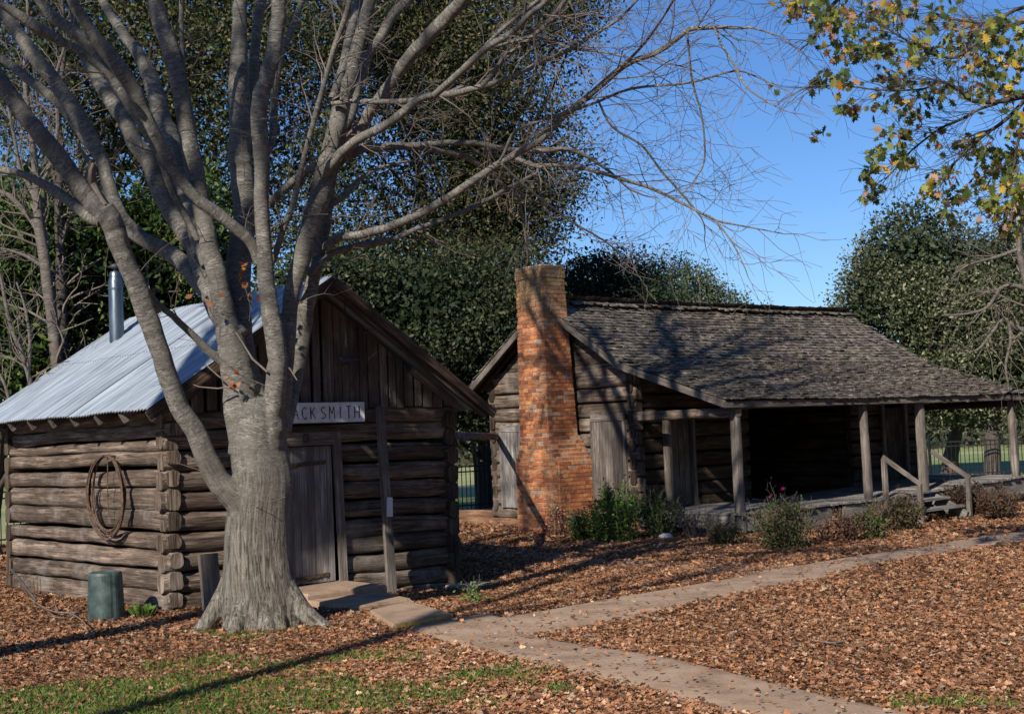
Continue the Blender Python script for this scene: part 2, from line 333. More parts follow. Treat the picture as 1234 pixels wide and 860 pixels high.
DB=[(545,672),(640,671),(700,677),(745,681),(800,684),(880,692),(940,700)]
strip('path',LOWA,LOWB,.030,M_conc); strip('path',UPA,UPB,.022,M_conc); strip('path',DA,DB,.008,M_conc)
POLY=[[gp(*p)[:2] for p in a]+[gp(*p)[:2] for p in b[::-1]] for a,b in ((LOWA,LOWB),(UPA,UPB),(DA,DB))]
def inside(poly,X,Y):
    r=np.zeros(X.shape,bool); n=len(poly)
    for i in range(n):
        x0,y0=poly[i]; x1,y1=poly[(i+1)%n]
        c=((y0>Y)!=(y1>Y)); r^=c&(X<(x1-x0)*(Y-y0)/((y1-y0) if abs(y1-y0)>1e-9 else 1e-9)+x0)
    return r
# ------------------------------------------------------------------ log and board builders
def hewn(mb,a,b,h0,h1,th,up=(0,0,1),wob=.02,seg=14,tint=None,rnd=.16):
    """a hewn log from a to b; heights h0,h1; rounded-square section th thick, uneven along its length"""
    a=np.array(a,float); b=np.array(b,float); T=b-a; L=np.linalg.norm(T); T/=L; U=np.array(up,float); U-=T*(U@T); U/=np.linalg.norm(U); Nn=np.cross(T,U)
    ns=16; V=[]; sd_=random.random()*100; n=seg+1
    sec=[]
    for k in range(ns):
        t=2*pi*(k+.5)/ns; c,s_=cos(t),sin(t); q=(abs(c)**9+abs(s_)**9)**(-1/9); q=q*(1-rnd)+rnd*1.05
        sec.append((c*q,s_*q))
    for i in range(n):
        f=i/seg; P=a+T*L*f; h=h0*(1-f)+h1*f
        P=P+U*wob*mnoise.noise(Vector((f*L*.9+sd_,3,sd_)))*1.2+Nn*wob*.8*mnoise.noise(Vector((f*L*.8+sd_,9,sd_)))
        e=1.-.10*(i==0 or i==seg)
        for (c,s_) in sec:
            d=wob*mnoise.noise(Vector((f*L*2.2+sd_,c*1.3,s_*1.3)))+.5*wob*mnoise.noise(Vector((f*L*5+sd_,c*4,s_*4)))
            V.append(P+Nn*(c*th/2*e+c*d)+U*(s_*h/2*e+s_*d*.8))
    Fs=[];UV=[];ou,ov=random.random()*30,random.random()*30; per=2*(th+h0)
    for i in range(seg):
        for j in range(ns):
            j2=(j+1)%ns; Fs.append((i*ns+j,i*ns+j2,(i+1)*ns+j2,(i+1)*ns+j))
            UV.append([(ou+j/ns*per,ov+i/seg*L),(ou+(j+1)/ns*per,ov+i/seg*L),(ou+(j+1)/ns*per,ov+(i+1)/seg*L),(ou+j/ns*per,ov+(i+1)/seg*L)])
    mb.add(V,Fs,UV,tint if tint is not None else random.random(),True)
    t_=random.random()
    for ring,rev in ((V[:ns],True),(V[-ns:],False)):
        idx=list(range(ns)); idx=idx[::-1] if not rev else idx
        mb.add(ring,[tuple(idx)],[[(ou+sec[k][0]*th/2,ov+sec[k][1]*.1) for k in idx]],t_)
def board(mb,a,b,w,t,nrm,wob=.004,tint=None,seg=1):
    a=np.array(a,float); b=np.array(b,float); T=b-a; L=np.linalg.norm(T); T/=L; Nn=np.array(nrm,float); Nn-=T*(Nn@T); Nn/=np.linalg.norm(Nn)
    mb.box((a+b)/2,(L,w,t),[T,np.cross(Nn,T),Nn],tint,wob)
# ------------------------------------------------------------------ blacksmith shop
X0,Y0,X1_,Y1_=6.81,13.89,10.70,18.45
shop=thing('log_cabin','small log blacksmith shop with a galvanised metal roof, half hidden by the big bare tree','cabin',(8.7,16,0))
mb=MB()
R_=[(1.785,.115),(1.648,.16),(1.415,.175),(1.193,.235),(.965,.21),(.75,.17),(.54,.18),(.325,.205),(.117,.165)]
L_=[(1.77,.10),(1.63,.155),(1.418,.165),(1.20,.205),(.98,.205),(.747,.135),(.54,.195),(.30,.17),(.06,.26)]
for (zr,hr),(zl,hl) in zip(R_,L_):
    hewn(mb,(X0+.06,Y0-.03-random.random()*.04,zr),(X0+.06,Y1_+.08+random.random()*.06,zl),hr+.008,hl+.008,.17,wob=.016,seg=30)
for z in (1.95,2.10): hewn(mb,(X0+.08,Y0-.12,z),(X0+.08,Y1_+.15,z-.03),.15,.15,.17,seg=20)
hewn(mb,(X0+.1,Y0+.0,-.02),(X0+.1,Y1_,-.10),.2,.2,.17,seg=10)
mb.build('log_wall',M_log,shop)
# front wall logs, broken by the door
mb=MB(); fz=[.0,.215,.43,.64,.86,1.08,1.30,1.53,1.76,1.97]
for i,z in enumerate(fz):
    x0=X0-.02-random.random()*.05; dr=X1_+.02+random.random()*.06; h=.200+random.uniform(-.01,.008)
    if i<8:
        hewn(mb,(x0,Y0+.08,z+.08),(8.22,Y0+.08,z+.08),h,h,.17,wob=.02,seg=14)
        hewn(mb,(9.06,Y0+.08,z+.08),(dr,Y0+.08,z+.05-.02*i*0),h,h,.17,wob=.02,seg=16)
    else: hewn(mb,(x0,Y0+.08,z+.08),(dr,Y0+.08,z+.08),h,h,.18,wob=.02,seg=24)
hewn(mb,(9.2,Y0+.08,-.12),(10.75,Y0+.08,-.16),.2,.2,.17,seg=8)
mb.build('log_wall',M_log,shop)
mb=MB()
for i,z in enumerate(fz):
    hewn(mb,(X0-.05,Y1_,z+.08),(X1_+.1,Y1_,z+.08),.225,.225,.17,wob=.012,seg=10)
    hewn(mb,(X1_-.06,Y0-.05-random.random()*.04,z-.01),(X1_-.06,Y1_+.1,z-.01),.225,.225,.17,wob=.012,seg=16)
mb.build('log_wall',M_darkwood,shop)
for a_,b_,n_ in (((X0+.2,Y1_-.12),(X1_-.2,Y1_-.12),(0,1,0)),((X1_-.2,Y0+.2),(X1_-.2,Y1_-.14),(1,0,0))):  # boards added inside to keep daylight out of the log gaps
    mb=MB()
    for i in range(10): board(mb,(*a_,.05+i*.22),(*b_,.05+i*.22),.217,.02,n_,0)
    mb.build('light_stop_boards',M_darkwood,shop)
RX,RZ=8.70,3.64; EXL,EZL=6.38,2.15; EXR,EZR=10.98,2.08; RY0,RY1=13.40,18.80
def roofz(x): return EZL+(RZ-EZL)*(x-EXL)/(RX-EXL) if x<RX else RZ+(EZR-RZ)*(x-RX)/(EXR-RX)
# gable boards: upright slabs with dark gaps
mb=MB(); x=6.98
while x<10.62:
    wd=random.uniform(.085,.15); gap=random.choice([.012,.02,.03,.045]); xm=x+wd/2
    zt=roofz(xm)-.10; 
    if zt>2.2:
        zb=2.13+random.uniform(-.015,.015); hl=(roofz(x)-roofz(x+wd))*.5
        P=[(x,Y0-.03,zb),(x+wd,Y0-.03,zb),(x+wd,Y0-.03,zt-hl),(x,Y0-.03,zt+hl)]; dy=random.uniform(.0,.012)
        V=[(a,b-dy,c) for a,b,c in P]+[(a,b+.025-dy,c) for a,b,c in P]; ou,ov=random.random()*20,random.random()*20
        Fs=[(0,1,2,3),(5,4,7,6),(4,0,3,7),(1,5,6,2),(3,2,6,7),(4,5,1,0)]
        mb.add(V,Fs,[[(ou+V[k][0]+V[k][1],ov+V[k][2]) for k in f] for f in Fs],random.random())
    x+=wd+gap
mb.build('gable_boards',M_plank,shop)
mb=MB()   # rear gable
for i in range(7):
    z=2.2+i*.21; 
    if z>3.5: break
    xa=EXL+(z+.12-EZL)/(RZ-EZL)*(RX-EXL)+.05; xb=RX+(RZ-z-.12)/(RZ-EZR)*(EXR-RX)-.05
    if xb>xa: board(mb,(xa,Y1_,z),(xb,Y1_,z),.21,.03,(0,1,0))
mb.build('gable_boards',M_darkwood,shop)
# rafters with tails, and plate
mb=MB()
ry=np.linspace(RY0+.09,RY1-.1,9)
for y in ry:
    for (a,b) in (((EXL+.05,EZL),(RX,RZ)),((EXR-.05,EZR),(RX,RZ))):
        A=np.array([a[0],y,roofz(a[0])-.10]); B=np.array([b[0],y,b[1]-.10]); board(mb,A,B,.05,.11,(0,0,1),0)
mb.build('rafter',M_plank,shop)
# corrugated roof, two slopes in one skin
def corr(x0,z0,x1,z1,flip):
    ny=int((RY1-RY0)/.076*6); V=[];nx=7
    for i in range(nx):
        t=i/(nx-1)
        for j in range(ny+1):
            y=RY0+(RY1-RY0)*j/ny; lap=.006*(int(y/.62)%2)
            ax=x0+(x1-x0)*t; az=z0+(z1-z0)*t+.009*sin(2*pi*y/.076)+lap+.012*mnoise.noise(Vector((ax*1.5,y*.9,0)))
            V.append((ax,y,az))
    V=np.array(V); n=ny+1
    F=[(i*n+j,i*n+j+1,(i+1)*n+j+1,(i+1)*n+j) if flip else (i*n+j,(i+1)*n+j,(i+1)*n+j+1,i*n+j+1) for i in range(nx-1) for j in range(ny)]
    L=sqrt((x1-x0)**2+(z1-z0)**2); UV=[[(V[k][1],(V[k][0]-x0)/(x1-x0)*L) for k in f] for f in F]
    m_=MB(); m_.add(V,F,UV,.5,True); m_.add(V-np.array([0,0,.004]),[f[::-1] for f in F],UV,.5,True); return m_
corr(EXL,EZL,RX+.01,RZ,False).build('roof',M_metalroof,shop); corr(EXR,EZR,RX-.01,RZ-.004,True).build('roof',M_metalroof,shop)
for s in (0,1):
    for y,dz in ((RY0-.012,.0),(RY1+.012,0)):
        a=(EXL,y,EZL-.07) if s==0 else (EXR+.02,y,EZR-.07); mb=MB(); board(mb,a,(RX,y,RZ-.07),.105,.028,(0,1,0),.002); mb.build('rake_board',M_brown,shop)
mb=MB(); board(mb,(6.9,Y0-.18,2.20),(7.9,Y0-.20,2.98),.05,.05,(0,1,0)); mb.build('brace',M_plank,shop)
mb=MB(); board(mb,(10.62,Y0-.16,2.17),(10.0,Y0-.16,2.58),.10,.05,(0,1,0)); mb.build('brace',M_plank,shop)
mb=MB()
board(mb,(9.0,Y0-.035,.05),(8.96,Y0-.035,1.86),.10,.05,(0,1,0)); board(mb,(8.20,Y0-.035,.05),(8.20,Y0-.035,1.86),.10,.05,(0,1,0))
board(mb,(8.15,Y0-.04,1.79),(8.92,Y0-.04,1.79),.15,.05,(0,1,0)); board(mb,(8.15,Y0-.03,.06),(9.02,Y0-.03,.09),.08,.09,(0,1,0))
mb.build('door_frame',M_plank,shop)
mb=MB(); x=8.255
while x<8.89:
    w_=random.uniform(.07,.11); w_=min(w_,8.90-x); board(mb,(x+w_/2,Y0-.012+random.uniform(-.004,.004),.135),(x+w_/2,Y0-.012,1.70),w_-.005,.025,(0,1,0),.0015); x+=w_
door=mb.build('door',M_silver,shop)
for z in (1.50,.20):
    mb=MB(); board(mb,(8.27,Y0-.033,z-.01),(8.80,Y0-.033,z+.015),.045,.012,(0,1,0),.001,.3)
    for q in (.38,.5,.62,.74): tube(mb,[(8.2+q*.75,Y0-.036,z),(8.2+q*.75,Y0-.048,z)],[.012,.008],8)
    mb.build('hinge',M_rust,door)
mb=MB(); th=np.linspace(0,2*pi,17); tube(mb,[(8.52+.035*cos(t),Y0-.075,1.80+.045*sin(t)) for t in th],[.006]*17,6); mb.build('iron_ring',M_darkmetal,shop)
# stove pipe through the roof
mb=MB(); px_,py_=8.12,17.95
tube(mb,[(px_,py_,3.0),(px_,py_,4.05),(px_,py_,4.10)],[.098,.098,.085],24); tube(mb,[(px_,py_,4.09),(px_,py_,4.17),(px_,py_,4.19)],[.078,.078,.06],24); tube(mb,[(px_,py_,3.93),(px_,py_,3.96)],[.103,.103],24)
pipe=mb.build('stove_pipe',M_pipe,shop)
mb=MB(); tube(mb,[(px_,py_,4.19),(px_,py_,4.23),(px_,py_,4.25),(px_,py_,4.30)],[.03,.03,.11,.015],20); mb.build('pipe_cap',M_darkmetal,pipe)
# ------------------------------------------------------------------ sign over the shop door
sg=thing('sign','whitewashed wooden board lettered BLACKSMITH in thin black strokes above the shop door','sign',(8.66,13.74,2.08))
mb=MB(); board(mb,(8.04,13.74,2.09),(9.285,13.74,2.085),.232,.022,(0,-1,0),.002,.5); bd=mb.build('board',M_sign,sg)
ST={'B':[((0,0),(0,1)),((0,1),(.7,.95)),((.7,.95),(.75,.6)),((.75,.6),(0,.52)),((.75,.45),(.8,.08)),((.8,.08),(0,0)),((0,.52),(.75,.45))],
'L':[((0,1),(0,0)),((0,0),(.7,0))],'A':[((0,0),(.4,1)),((.4,1),(.8,0)),((.15,.38),(.65,.38))],
'C':[((.75,.85),(.4,1)),((.4,1),(.05,.7)),((.05,.7),(.05,.3)),((.05,.3),(.4,0)),((.4,0),(.75,.15))],
'K':[((0,0),(0,1)),((0,.45),(.7,1)),((.2,.6),(.75,0))],'S':[((.75,.88),(.4,1)),((.4,1),(.05,.8)),((.05,.8),(.2,.55)),((.2,.55),(.65,.42)),((.65,.42),(.75,.2)),((.75,.2),(.4,0)),((.4,0),(.05,.1))],
'M':[((0,0),(.05,1)),((.05,1),(.4,.4)),((.4,.4),(.75,1)),((.75,1),(.8,0))],'I':[((.4,0),(.4,1))],'T':[((.4,0),(.4,1)),((0,1),(.8,1))],'H':[((0,0),(0,1)),((.75,0),(.75,1)),((0,.5),(.75,.5))]}
mb=MB(); adv=.1165; xx=8.075
for ch in 'BLACKSMITH':
    for (p,q) in ST[ch]:
        a=(xx+p[0]*.085,13.727,2.015+p[1]*.14); b=(xx+q[0]*.085,13.727,2.015+q[1]*.14)
        board(mb,a,b,.0125 if p[0]==q[0] else .009,.004,(0,-1,0),.0008)
    xx+=adv+(.02 if ch=='K' else 0)
mb.build('lettering',M_letter,sg)
# chain and hanging plough point
ch=thing('hanging_chain','dark chain with a pointed iron plough share hanging from the shop gable','chain',(8.88,13.40,2.66))
mb=MB()
for i in range(20):
    z=3.38-i*.034; th=np.linspace(0,2*pi,9)
    tube(mb,[(8.885+(.011*cos(t) if i%2 else 0),13.47+(0 if i%2 else .011*cos(t)),z+.021*sin(t)) for t in th],[.0035]*9,5)
mb.build('chain',M_darkmetal,ch)
mb=MB(); V=[(8.74,13.47,2.70),(8.80,13.50,2.60),(9.06,13.45,2.685),(8.80,13.44,2.72),(8.86,13.47,2.73),(8.84,13.43,2.66)]
mb.add(V,[(0,3,5),(0,5,1),(1,5,2),(5,3,2),(3,4,2),(4,0,1),(4,1,2),(0,4,3)],None,.5); mb.build('plough_share',M_darkmetal,ch)
# leaning plank, notice
pk=MB(); board(pk,(9.50,13.60,-.12),(9.53,13.76,2.14),.115,.05,(0,1,0),.004,.7); tag(pk.build('plank',M_plank),'long narrow weathered plank propped upright against the shop logs right of the door','plank')
mb=MB(); mb.box((9.50,13.585,.95),(.23,.085,.006),[(0.05,0,1),(1,0,-.05),(0,-1,0)],.5,.003); tag(mb.build('notice',M_paper),'small white paper notice pinned halfway up the leaning plank','notice')
mb=MB(); board(mb,(7.17,13.60,-.02),(7.165,13.69,.60),.215,.05,(0,-1,.1),.006,.9); tag(mb.build('board',M_plank),'short wide brown board stood on end against the shop wall left of the tree trunk','board')
# wire coil
cl=thing('wire_coil','rusty brown coil of thick wire hung from a nail on the shop side wall','wire coil',(6.72,15.12,1.2))
mb=MB()
for i in range(9):
    r=.455+random.uniform(-.035,.03); cy=15.12+random.uniform(-.03,.03); top=1.69; th=np.linspace(0,2*pi,41); px=6.70-random.random()*.055; ph=random.random()*6
    tube(mb,[(px+.012*sin(2*t+ph),cy+r*1.02*sin(t)*(1+.02*sin(3*t+ph)),top-r*1.0+r*cos(t)-.015*random.random()*0) for t in th],[.009]*41,6)
mb.build('wire_loops',M_rust,cl)
mb=MB(); tube(mb,[(6.80,15.12,1.68),(6.63,15.12,1.69)],[.012,.014],8); mb.build('nail',M_pipe,cl)
mb=MB(); tube(mb,[(6.70,15.13,1.68),(6.69,15.14,1.2),(6.70,15.13,1.0)],[.006]*3,6); mb.build('hanging_wire',M_rust,cl)
# upturned can
cc=(6.15,14.02); can=thing('trash_can','dark green metal can standing upside down beside the shop side wall','can',(cc[0],cc[1],0))
mb=MB(); z0=gz(*cc)-.02; ns=40
def canring(z,r): return [(cc[0]+r*(1-.03*(k%5==0))*cos(2*pi*k/ns),cc[1]+r*(1-.03*(k%5==0))*sin(2*pi*k/ns),z) for k in range(ns)]
rings=[canring(z0,.192),canring(z0+.03,.19),canring(z0+.30,.182),canring(z0+.49,.172),canring(z0+.515,.165),canring(z0+.52,.15),canring(z0+.505,.13)]
V=[p for r in rings for p in r]; Fs=[(i*ns+j,i*ns+(j+1)%ns,(i+1)*ns+(j+1)%ns,(i+1)*ns+j) for i in range(6) for j in range(ns)]+[tuple(6*ns+j for j in range(ns))]
mb.add(V,Fs,None,.5,False); mb.build('can_body',M_can,can)
mb=MB(); th=np.linspace(0,2*pi,33); tube(mb,[(cc[0]+.193*cos(t),cc[1]+.193*sin(t),z0+.02) for t in th],[.008]*33,6); mb.build('rim',M_can,can)
# concrete steps
def slab(name,pts,zt,zb,m,label,cat,yellow=None):
    mb=MB(); P=[np.append(p,0) for p in pts]; bot=[(p[0],p[1],zb) for p in P]; 
    c=np.mean(P,axis=0); top=[(p[0]+(c[0]-p[0])*.02,p[1]+(c[1]-p[1])*.02,zt+random.uniform(-.006,.006)) for p in P]; midr=[(p[0],p[1],zt-.02) for p in P]
    n=len(P); V=bot+midr+top; Fs=[(i,(i+1)%n,n+(i+1)%n,n+i) for i in range(n)]+[(n+i,n+(i+1)%n,2*n+(i+1)%n,2*n+i) for i in range(n)]+[tuple(2*n+i for i in range(n))]
    mb.add(V,Fs,None,.5)
    if yellow is None: return tag(mb.build(name,m),label,cat)
    r=thing(name,label,cat,(float(c[0]),float(c[1]),0)); mb.build('slab_block',m,r); mb=MB(); a,b=yellow
    A=np.array(P[a]);B=np.array(P[b]); A[2]=B[2]=zt-.022; nn=np.cross(B-A,(0,0,1)); nn/=np.linalg.norm(nn)
    if (c-A)@nn>0: nn=-nn
    A=A+nn*.006; B=B+nn*.006; board(mb,A+(B-A)*.12,A+(B-A)*.97,.035,.006,nn,.002); mb.build('painted_edge',M_yellow,r); return r
slab('stepping_slab',[(7.28,10.42),(7.76,11.5),(8.42,11.75),(8.05,10.55)],.085,-.1,M_conc,'flat concrete slab with a worn yellow painted edge where the path reaches the shop','slab',(3,0))
slab('door_step',[(7.95,12.95),(7.93,13.80),(9.0,13.80),(8.98,12.95)],.125,-.1,M_conc,'concrete step directly under the blacksmith shop door','step')
slab('stepping_slab',[(7.95,12.02),(7.90,12.90),(8.80,12.90),(8.62,12.0)],.07,-.1,M_conc,'shaded concrete slab between the door step and the yellow edged slab','slab')
slab('footing_slab',[(10.4,13.5),(10.4,13.75),(10.95,13.72),(10.92,13.45)],-.07,-.25,M_stone,'low grey stone slab at the right front corner of the shop','slab')
# crossbar between buildings
mb=MB(); hewn(mb,at(540,524,19.3),at(600,526,26.9),.12,.12,.09,wob=.008,tint=.8); tag(mb.build('crossbar',M_plank),'horizontal weathered timber bar spanning the gap between the shop and the house','beam')
mb=MB(); hewn(mb,(17.15,20.95,.13),(17.2,24.6,.06),.34,.34,.2,wob=.01); tag(mb.build('timber_beam',M_sill),'reddish squared timber lying low behind the gap left of the house','timber')
mb=MB(); hewn(mb,(15.4,21.5,.08),(17.0,22.6,.22),.14,.12,.14,wob=.01,tint=.9); tag(mb.build('loose_timber',M_brown),'loose brown timber leaning on the low beam in the gap','timber')
# ------------------------------------------------------------------ farmhouse
HX0,HX1=17.05,25.62; HY0,HY1=16.97,20.90; RYH=18.92; RZH=4.16; PY=14.66; EX0,EX1=16.72,25.80
house=thing('log_house','long weathered log house with a wooden shingle roof, front porch and brick chimney','house',(21,18,0))
def hroof(y):      # top of the roof over y
    if y>RYH: return RZH+(2.68-RZH)*(y-RYH)/(21.15-RYH)
    if y>HY0: return RZH+(2.95-RZH)*(RYH-y)/(RYH-HY0)
    return 2.95+(2.20-2.95)*(HY0-y)/(HY0-PY)
WL=[.16,.40,.66,.93,1.20,1.46,1.72,1.98,2.24,2.50]
def wallx(X,ya,yb,m,name='log_wall',holes=(),zt=2.75,out=0):
    mb=MB()
    for i,z in enumerate(WL):
        h=(WL[i+1]-z if i<9 else .26); zc=z+h/2
        segs=[(ya,yb)]
        for (a,b,c,d) in holes:
            if c<zc<d:
                n=[]
                for (p,q) in segs:
                    if a>p and b<q: n+=[(p,a),(b,q)]
                    else: n.append((p,q))
                segs=n
        for (p,q) in segs:
            e0=random.uniform(0,.04) if p==ya else 0; e1=random.uniform(0,.04) if q==yb else 0
            hewn(mb,(X+.08,p-e0,zc),(X+.08,q+e1,zc+random.uniform(-.01,.01)),h-.022,h-.018,.15,wob=.012,seg=max(4,int((q-p)*5)),rnd=.08)
    return mb.build(name,m,house)
wallx(HX0,HY0-.02,HY1+.02,M_log,holes=((17.26,18.0,.5,1.95),(19.86,20.55,.4,1.82)))
wallx(HX1-.16,HY0,HY1,M_darkwood); wallx(20.0,HY0+.2,HY1-.2,M_darkwood); wallx(23.2,HY0+.2,HY1-.2,M_darkwood)
def wally(Y,xa,xb,m,holes=()):
    mb=MB()
    for i,z in enumerate(WL):
        h=.26; zc=z+.02+h/2+.10*(i<9)
        segs=[(xa,xb)]
        for (a,b,c,d) in holes:
            if c<zc<d:
                n=[]
                for (p,q) in segs:
                    if a>p and b<q: n+=[(p,a),(b,q)]
                    else: n.append((p,q))
                segs=n
        for (p,q) in segs: hewn(mb,(p-(random.uniform(.0,.03) if p==xa else 0),Y+.08,zc),(q,Y+.08,zc),h-.02,h-.02,.15,wob=.012,seg=max(4,int((q-p)*4)),rnd=.08)
    return mb.build('log_wall',m,house)
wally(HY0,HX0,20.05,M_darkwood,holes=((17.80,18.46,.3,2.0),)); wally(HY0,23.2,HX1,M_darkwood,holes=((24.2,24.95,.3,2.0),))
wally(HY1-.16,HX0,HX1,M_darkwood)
mb=MB()  # added inner boards, block light slits through the rear logs
for i in range(9): board(mb,(HX0+.2,HY1-.2,.3+i*.28),(HX1-.2,HY1-.2,.3+i*.28),.29,.02,(0,1,0),0)
mb.build('light_stop_boards',M_darkwood,house)
for X in (23.38,HX1-.2):  # the same added light blocking on a passage wall and the end wall
    mb=MB()
    for i in range(9): board(mb,(X,HY0+.2,.3+i*.28),(X,HY1-.22,.3+i*.28),.276,.02,(1,0,0),0)
    mb.build('light_stop_boards',M_darkwood,house)
# sills and stone piers
mb=MB(); hewn(mb,(HX0+.05,HY0-.05,.03),(HX0+.05,HY1+.1,.04),.24,.24,.22,wob=.008,seg=16); hewn(mb,(HX0-.05,HY0+.02,.10),(HX1,HY0+.02,.10),.2,.2,.2,seg=16); mb.build('sill_beam',M_sill,house)
for p in ((17.1,17.05),(17.1,19.4),(17.1,20.7),(20,17),(23,17),(25.5,17),(25.5,20.7),(21,20.7)): mb=MB(); hewn(mb,(p[0],p[1],-.25),(p[0],p[1],.0),.35,.33,.35,up=(1,0,0),wob=.05,seg=4); mb.build('stone_pier',M_stone,house)
# gable: wide horizontal boards
for X,m in ((HX0-.0,M_log),(HX1-.05,M_darkwood)):
    mb=MB(); z=2.72
    while z<4.02:
        h=.215; zz=z+h
        ya=HY0+ (0 if z<2.9 else (z-2.9+.12)/(RZH-2.95)*(RYH-HY0)); yb=HY1-(0 if z<2.78 else (z-2.78+.15)/(RZH-2.68)*(21.15-RYH))
        if yb-ya>.2:
            dx=random.uniform(0,.012); ya2=ya+.2; yb2=yb-.25
            P=[(X-dx,ya,z),(X-dx,yb,z),(X-.012-dx,min(yb2,yb),zz-.012),(X-.012-dx,max(ya2,ya),zz-.012)]
            if yb2<=ya2: P=P[:2]+[(X-.012-dx,(ya+yb)/2,zz)]
            n=len(P); V=P+[(a+.03,b,c) for a,b,c in P]; ou=random.random()*20
            Fs=[tuple(range(n)),tuple(range(2*n-1,n-1,-1))]+[(n+i,n+(i+1)%n,(i+1)%n,i) for i in range(n)]
            mb.add(V,Fs,[[(ou+V[k][2]+V[k][0],ou+V[k][1]) for k in f] for f in Fs],random.random())
        z+=h
    mb.build('gable_boards',m,house)
for X in (HX0+.07,HX1-.12):  # backing sheet added to stop sunlight leaking past the gable boards
    P=[(X,HY0+.02,2.70),(X,HY1-.02,2.70),(X,HY1-.02,2.74),(X,RYH,RZH-.10),(X,HY0+.02,2.86)]; V=P+[(a+.02,b,c) for a,b,c in P]; mb=MB()
    mb.add(V,[(0,1,2,3,4),(9,8,7,6,5)]+[(5+i,5+(i+1)%5,(i+1)%5,i) for i in range(5)],None,.2); mb.build('gable_light_stop',M_darkwood,house)
# shuttered openings in the gable
def shutter(ya,yb,z0,z1,lab,m,X=HX0-.025,head=True):
    mb=MB(); y=ya
    while y<yb-.02:
        w_=min(random.uniform(.11,.17),yb-y); board(mb,(X+random.uniform(-.004,.004),y+w_/2,z0+random.uniform(0,.01)),(X,y+w_/2,z1),w_-.006,.028,(1,0,0),.002); y+=w_
    s=mb.build('shutter',m,house)
    if lab: s['label']=lab
    mb=MB(); board(mb,(X,ya-.07,z1+.06),(X,yb+.03,z1+.06),.12,.06,(1,0,0),.004,.8); board(mb,(X+.01,ya-.04,z0),(X+.01,ya-.04,z1),.07,.05,(1,0,0),.003); board(mb,(X+.01,yb+.03,z0),(X+.01,yb+.03,z1),.07,.05,(1,0,0),.003); mb.build('window_frame',m,house)
shutter(19.86,20.55,.36,1.80,'pale grey plank shutter left of the chimney',M_silver); shutter(17.26,18.0,.52,1.92,'dark streaked plank shutter right of the chimney',M_plank)
# doorway and plank door on the porch
mb=MB(); board(mb,(17.76,HY0-.07,.36),(17.76,HY0-.07,1.95),.07,.14,(0,1,0),.003,.9); board(mb,(18.46,HY0-.03,.36),(18.46,HY0-.03,1.95),.06,.08,(0,1,0),.003); board(mb,(17.7,HY0-.06,1.99),(18.52,HY0-.06,1.99),.09,.12,(0,1,0),.003); mb.build('door_frame',M_plank,house)
mb=MB()
for i in range(4): board(mb,(17.88+i*.155,HY0+.03+.0*i,.38),(17.88+i*.155,HY0+.03,1.93),.15,.03,(0,1,0),.002)
mb.build('door',M_plank,house)
mb=MB(); 
for i in range(5): board(mb,(24.27+i*.15,HY0+.02,.38),(24.27+i*.15,HY0+.02,1.98),.147,.03,(0,1,0),.002)
mb.build('door',M_darkwood,house)
mb=MB(); board(mb,(24.2,HY0-.03,.38),(24.2,HY0-.03,2.05),.09,.06,(0,1,0),.003,1.); board(mb,(24.98,HY0-.03,.38),(24.98,HY0-.03,2.05),.09,.06,(0,1,0),.003,1.); mb.build('door_frame',M_plank,house)
# porch floor, skirting
def fl(x): return .345+ (0 if x<20.6 else (x-20.6)*.034)
mb=MB(); x=16.93
while x<25.72:
    w_=random.uniform(.13,.2); e=random.uniform(-.03,.03); board(mb,(x+w_/2,PY-.02+e,fl(x)+random.uniform(-.004,.004)),(x+w_/2,HY0-.01,fl(x)),w_-.008,.035,(0,0,1),.002); x+=w_
mb.build('porch_floor',M_silver,house)
for (xa,xb,za,zb) in ((16.98,18.1,.30,.05),(18.1,19.4,.30,.02),(19.7,20.95,.30,.10),(22.5,24.0,.38,.1),(24.0,25.7,.44,.12)): mb=MB(); board(mb,(xa,PY+.06,(za+zb)/2),(xb,PY+.06,(za+zb)/2+fl(xb)-fl(xa)),za-zb,.04,(0,1,0),.01); mb.build('skirt_board',M_silver,house)
mb=MB(); board(mb,(16.97,PY+.09,.21),(16.97,HY0-.15,.21),.2,.04,(1,0,0),.005); mb.build('skirt_board',M_silver,house)
for (x,wd) in ((17.10,.165),(20.52,.14),(22.24,.17),(25.40,.15)):
    mb=MB(); hewn(mb,(x+.02,PY+.10,-.15 if x<17.5 else fl(x)+.02),(x-.01,PY+.10,2.02),wd,wd*.82,wd*.9,up=(1,0,0),wob=.012,seg=10,rnd=.1,tint=.85); mb.build('porch_post',M_plank,house)
mb=MB(); hewn(mb,(16.80,PY+.10,2.075),(25.75,PY+.10,2.10),.13,.13,.13,wob=.01,seg=30,rnd=.05); mb.build('porch_beam',M_plank,house)
mb=MB(); hewn(mb,(HX0+.06,PY+.02,1.955),(HX0+.06,HY0+.15,1.985),.15,.165,.15,wob=.02,seg=10,tint=.9); mb.build('porch_beam',M_log,house)
mb=MB(); hewn(mb,(25.5,PY+.02,1.97),(25.5,HY0+.1,1.97),.14,.14,.13,wob=.01,seg=8); mb.build('porch_beam',M_darkwood,house)
# rafters
mb=MB()
for x in np.linspace(16.95,25.6,15):
    board(mb,(x,PY+.03,hroof(PY)-.11),(x,HY0,hroof(HY0)-.11),.05,.09,(0,0,1),0); board(mb,(x,HY0,hroof(HY0)-.11),(x,RYH,RZH-.11),.05,.09,(0,0,1),0); board(mb,(x,RYH,RZH-.11),(x,21.1,hroof(21.1)-.11),.05,.09,(0,0,1),0)
mb.build('rafter',M_darkwood,house)
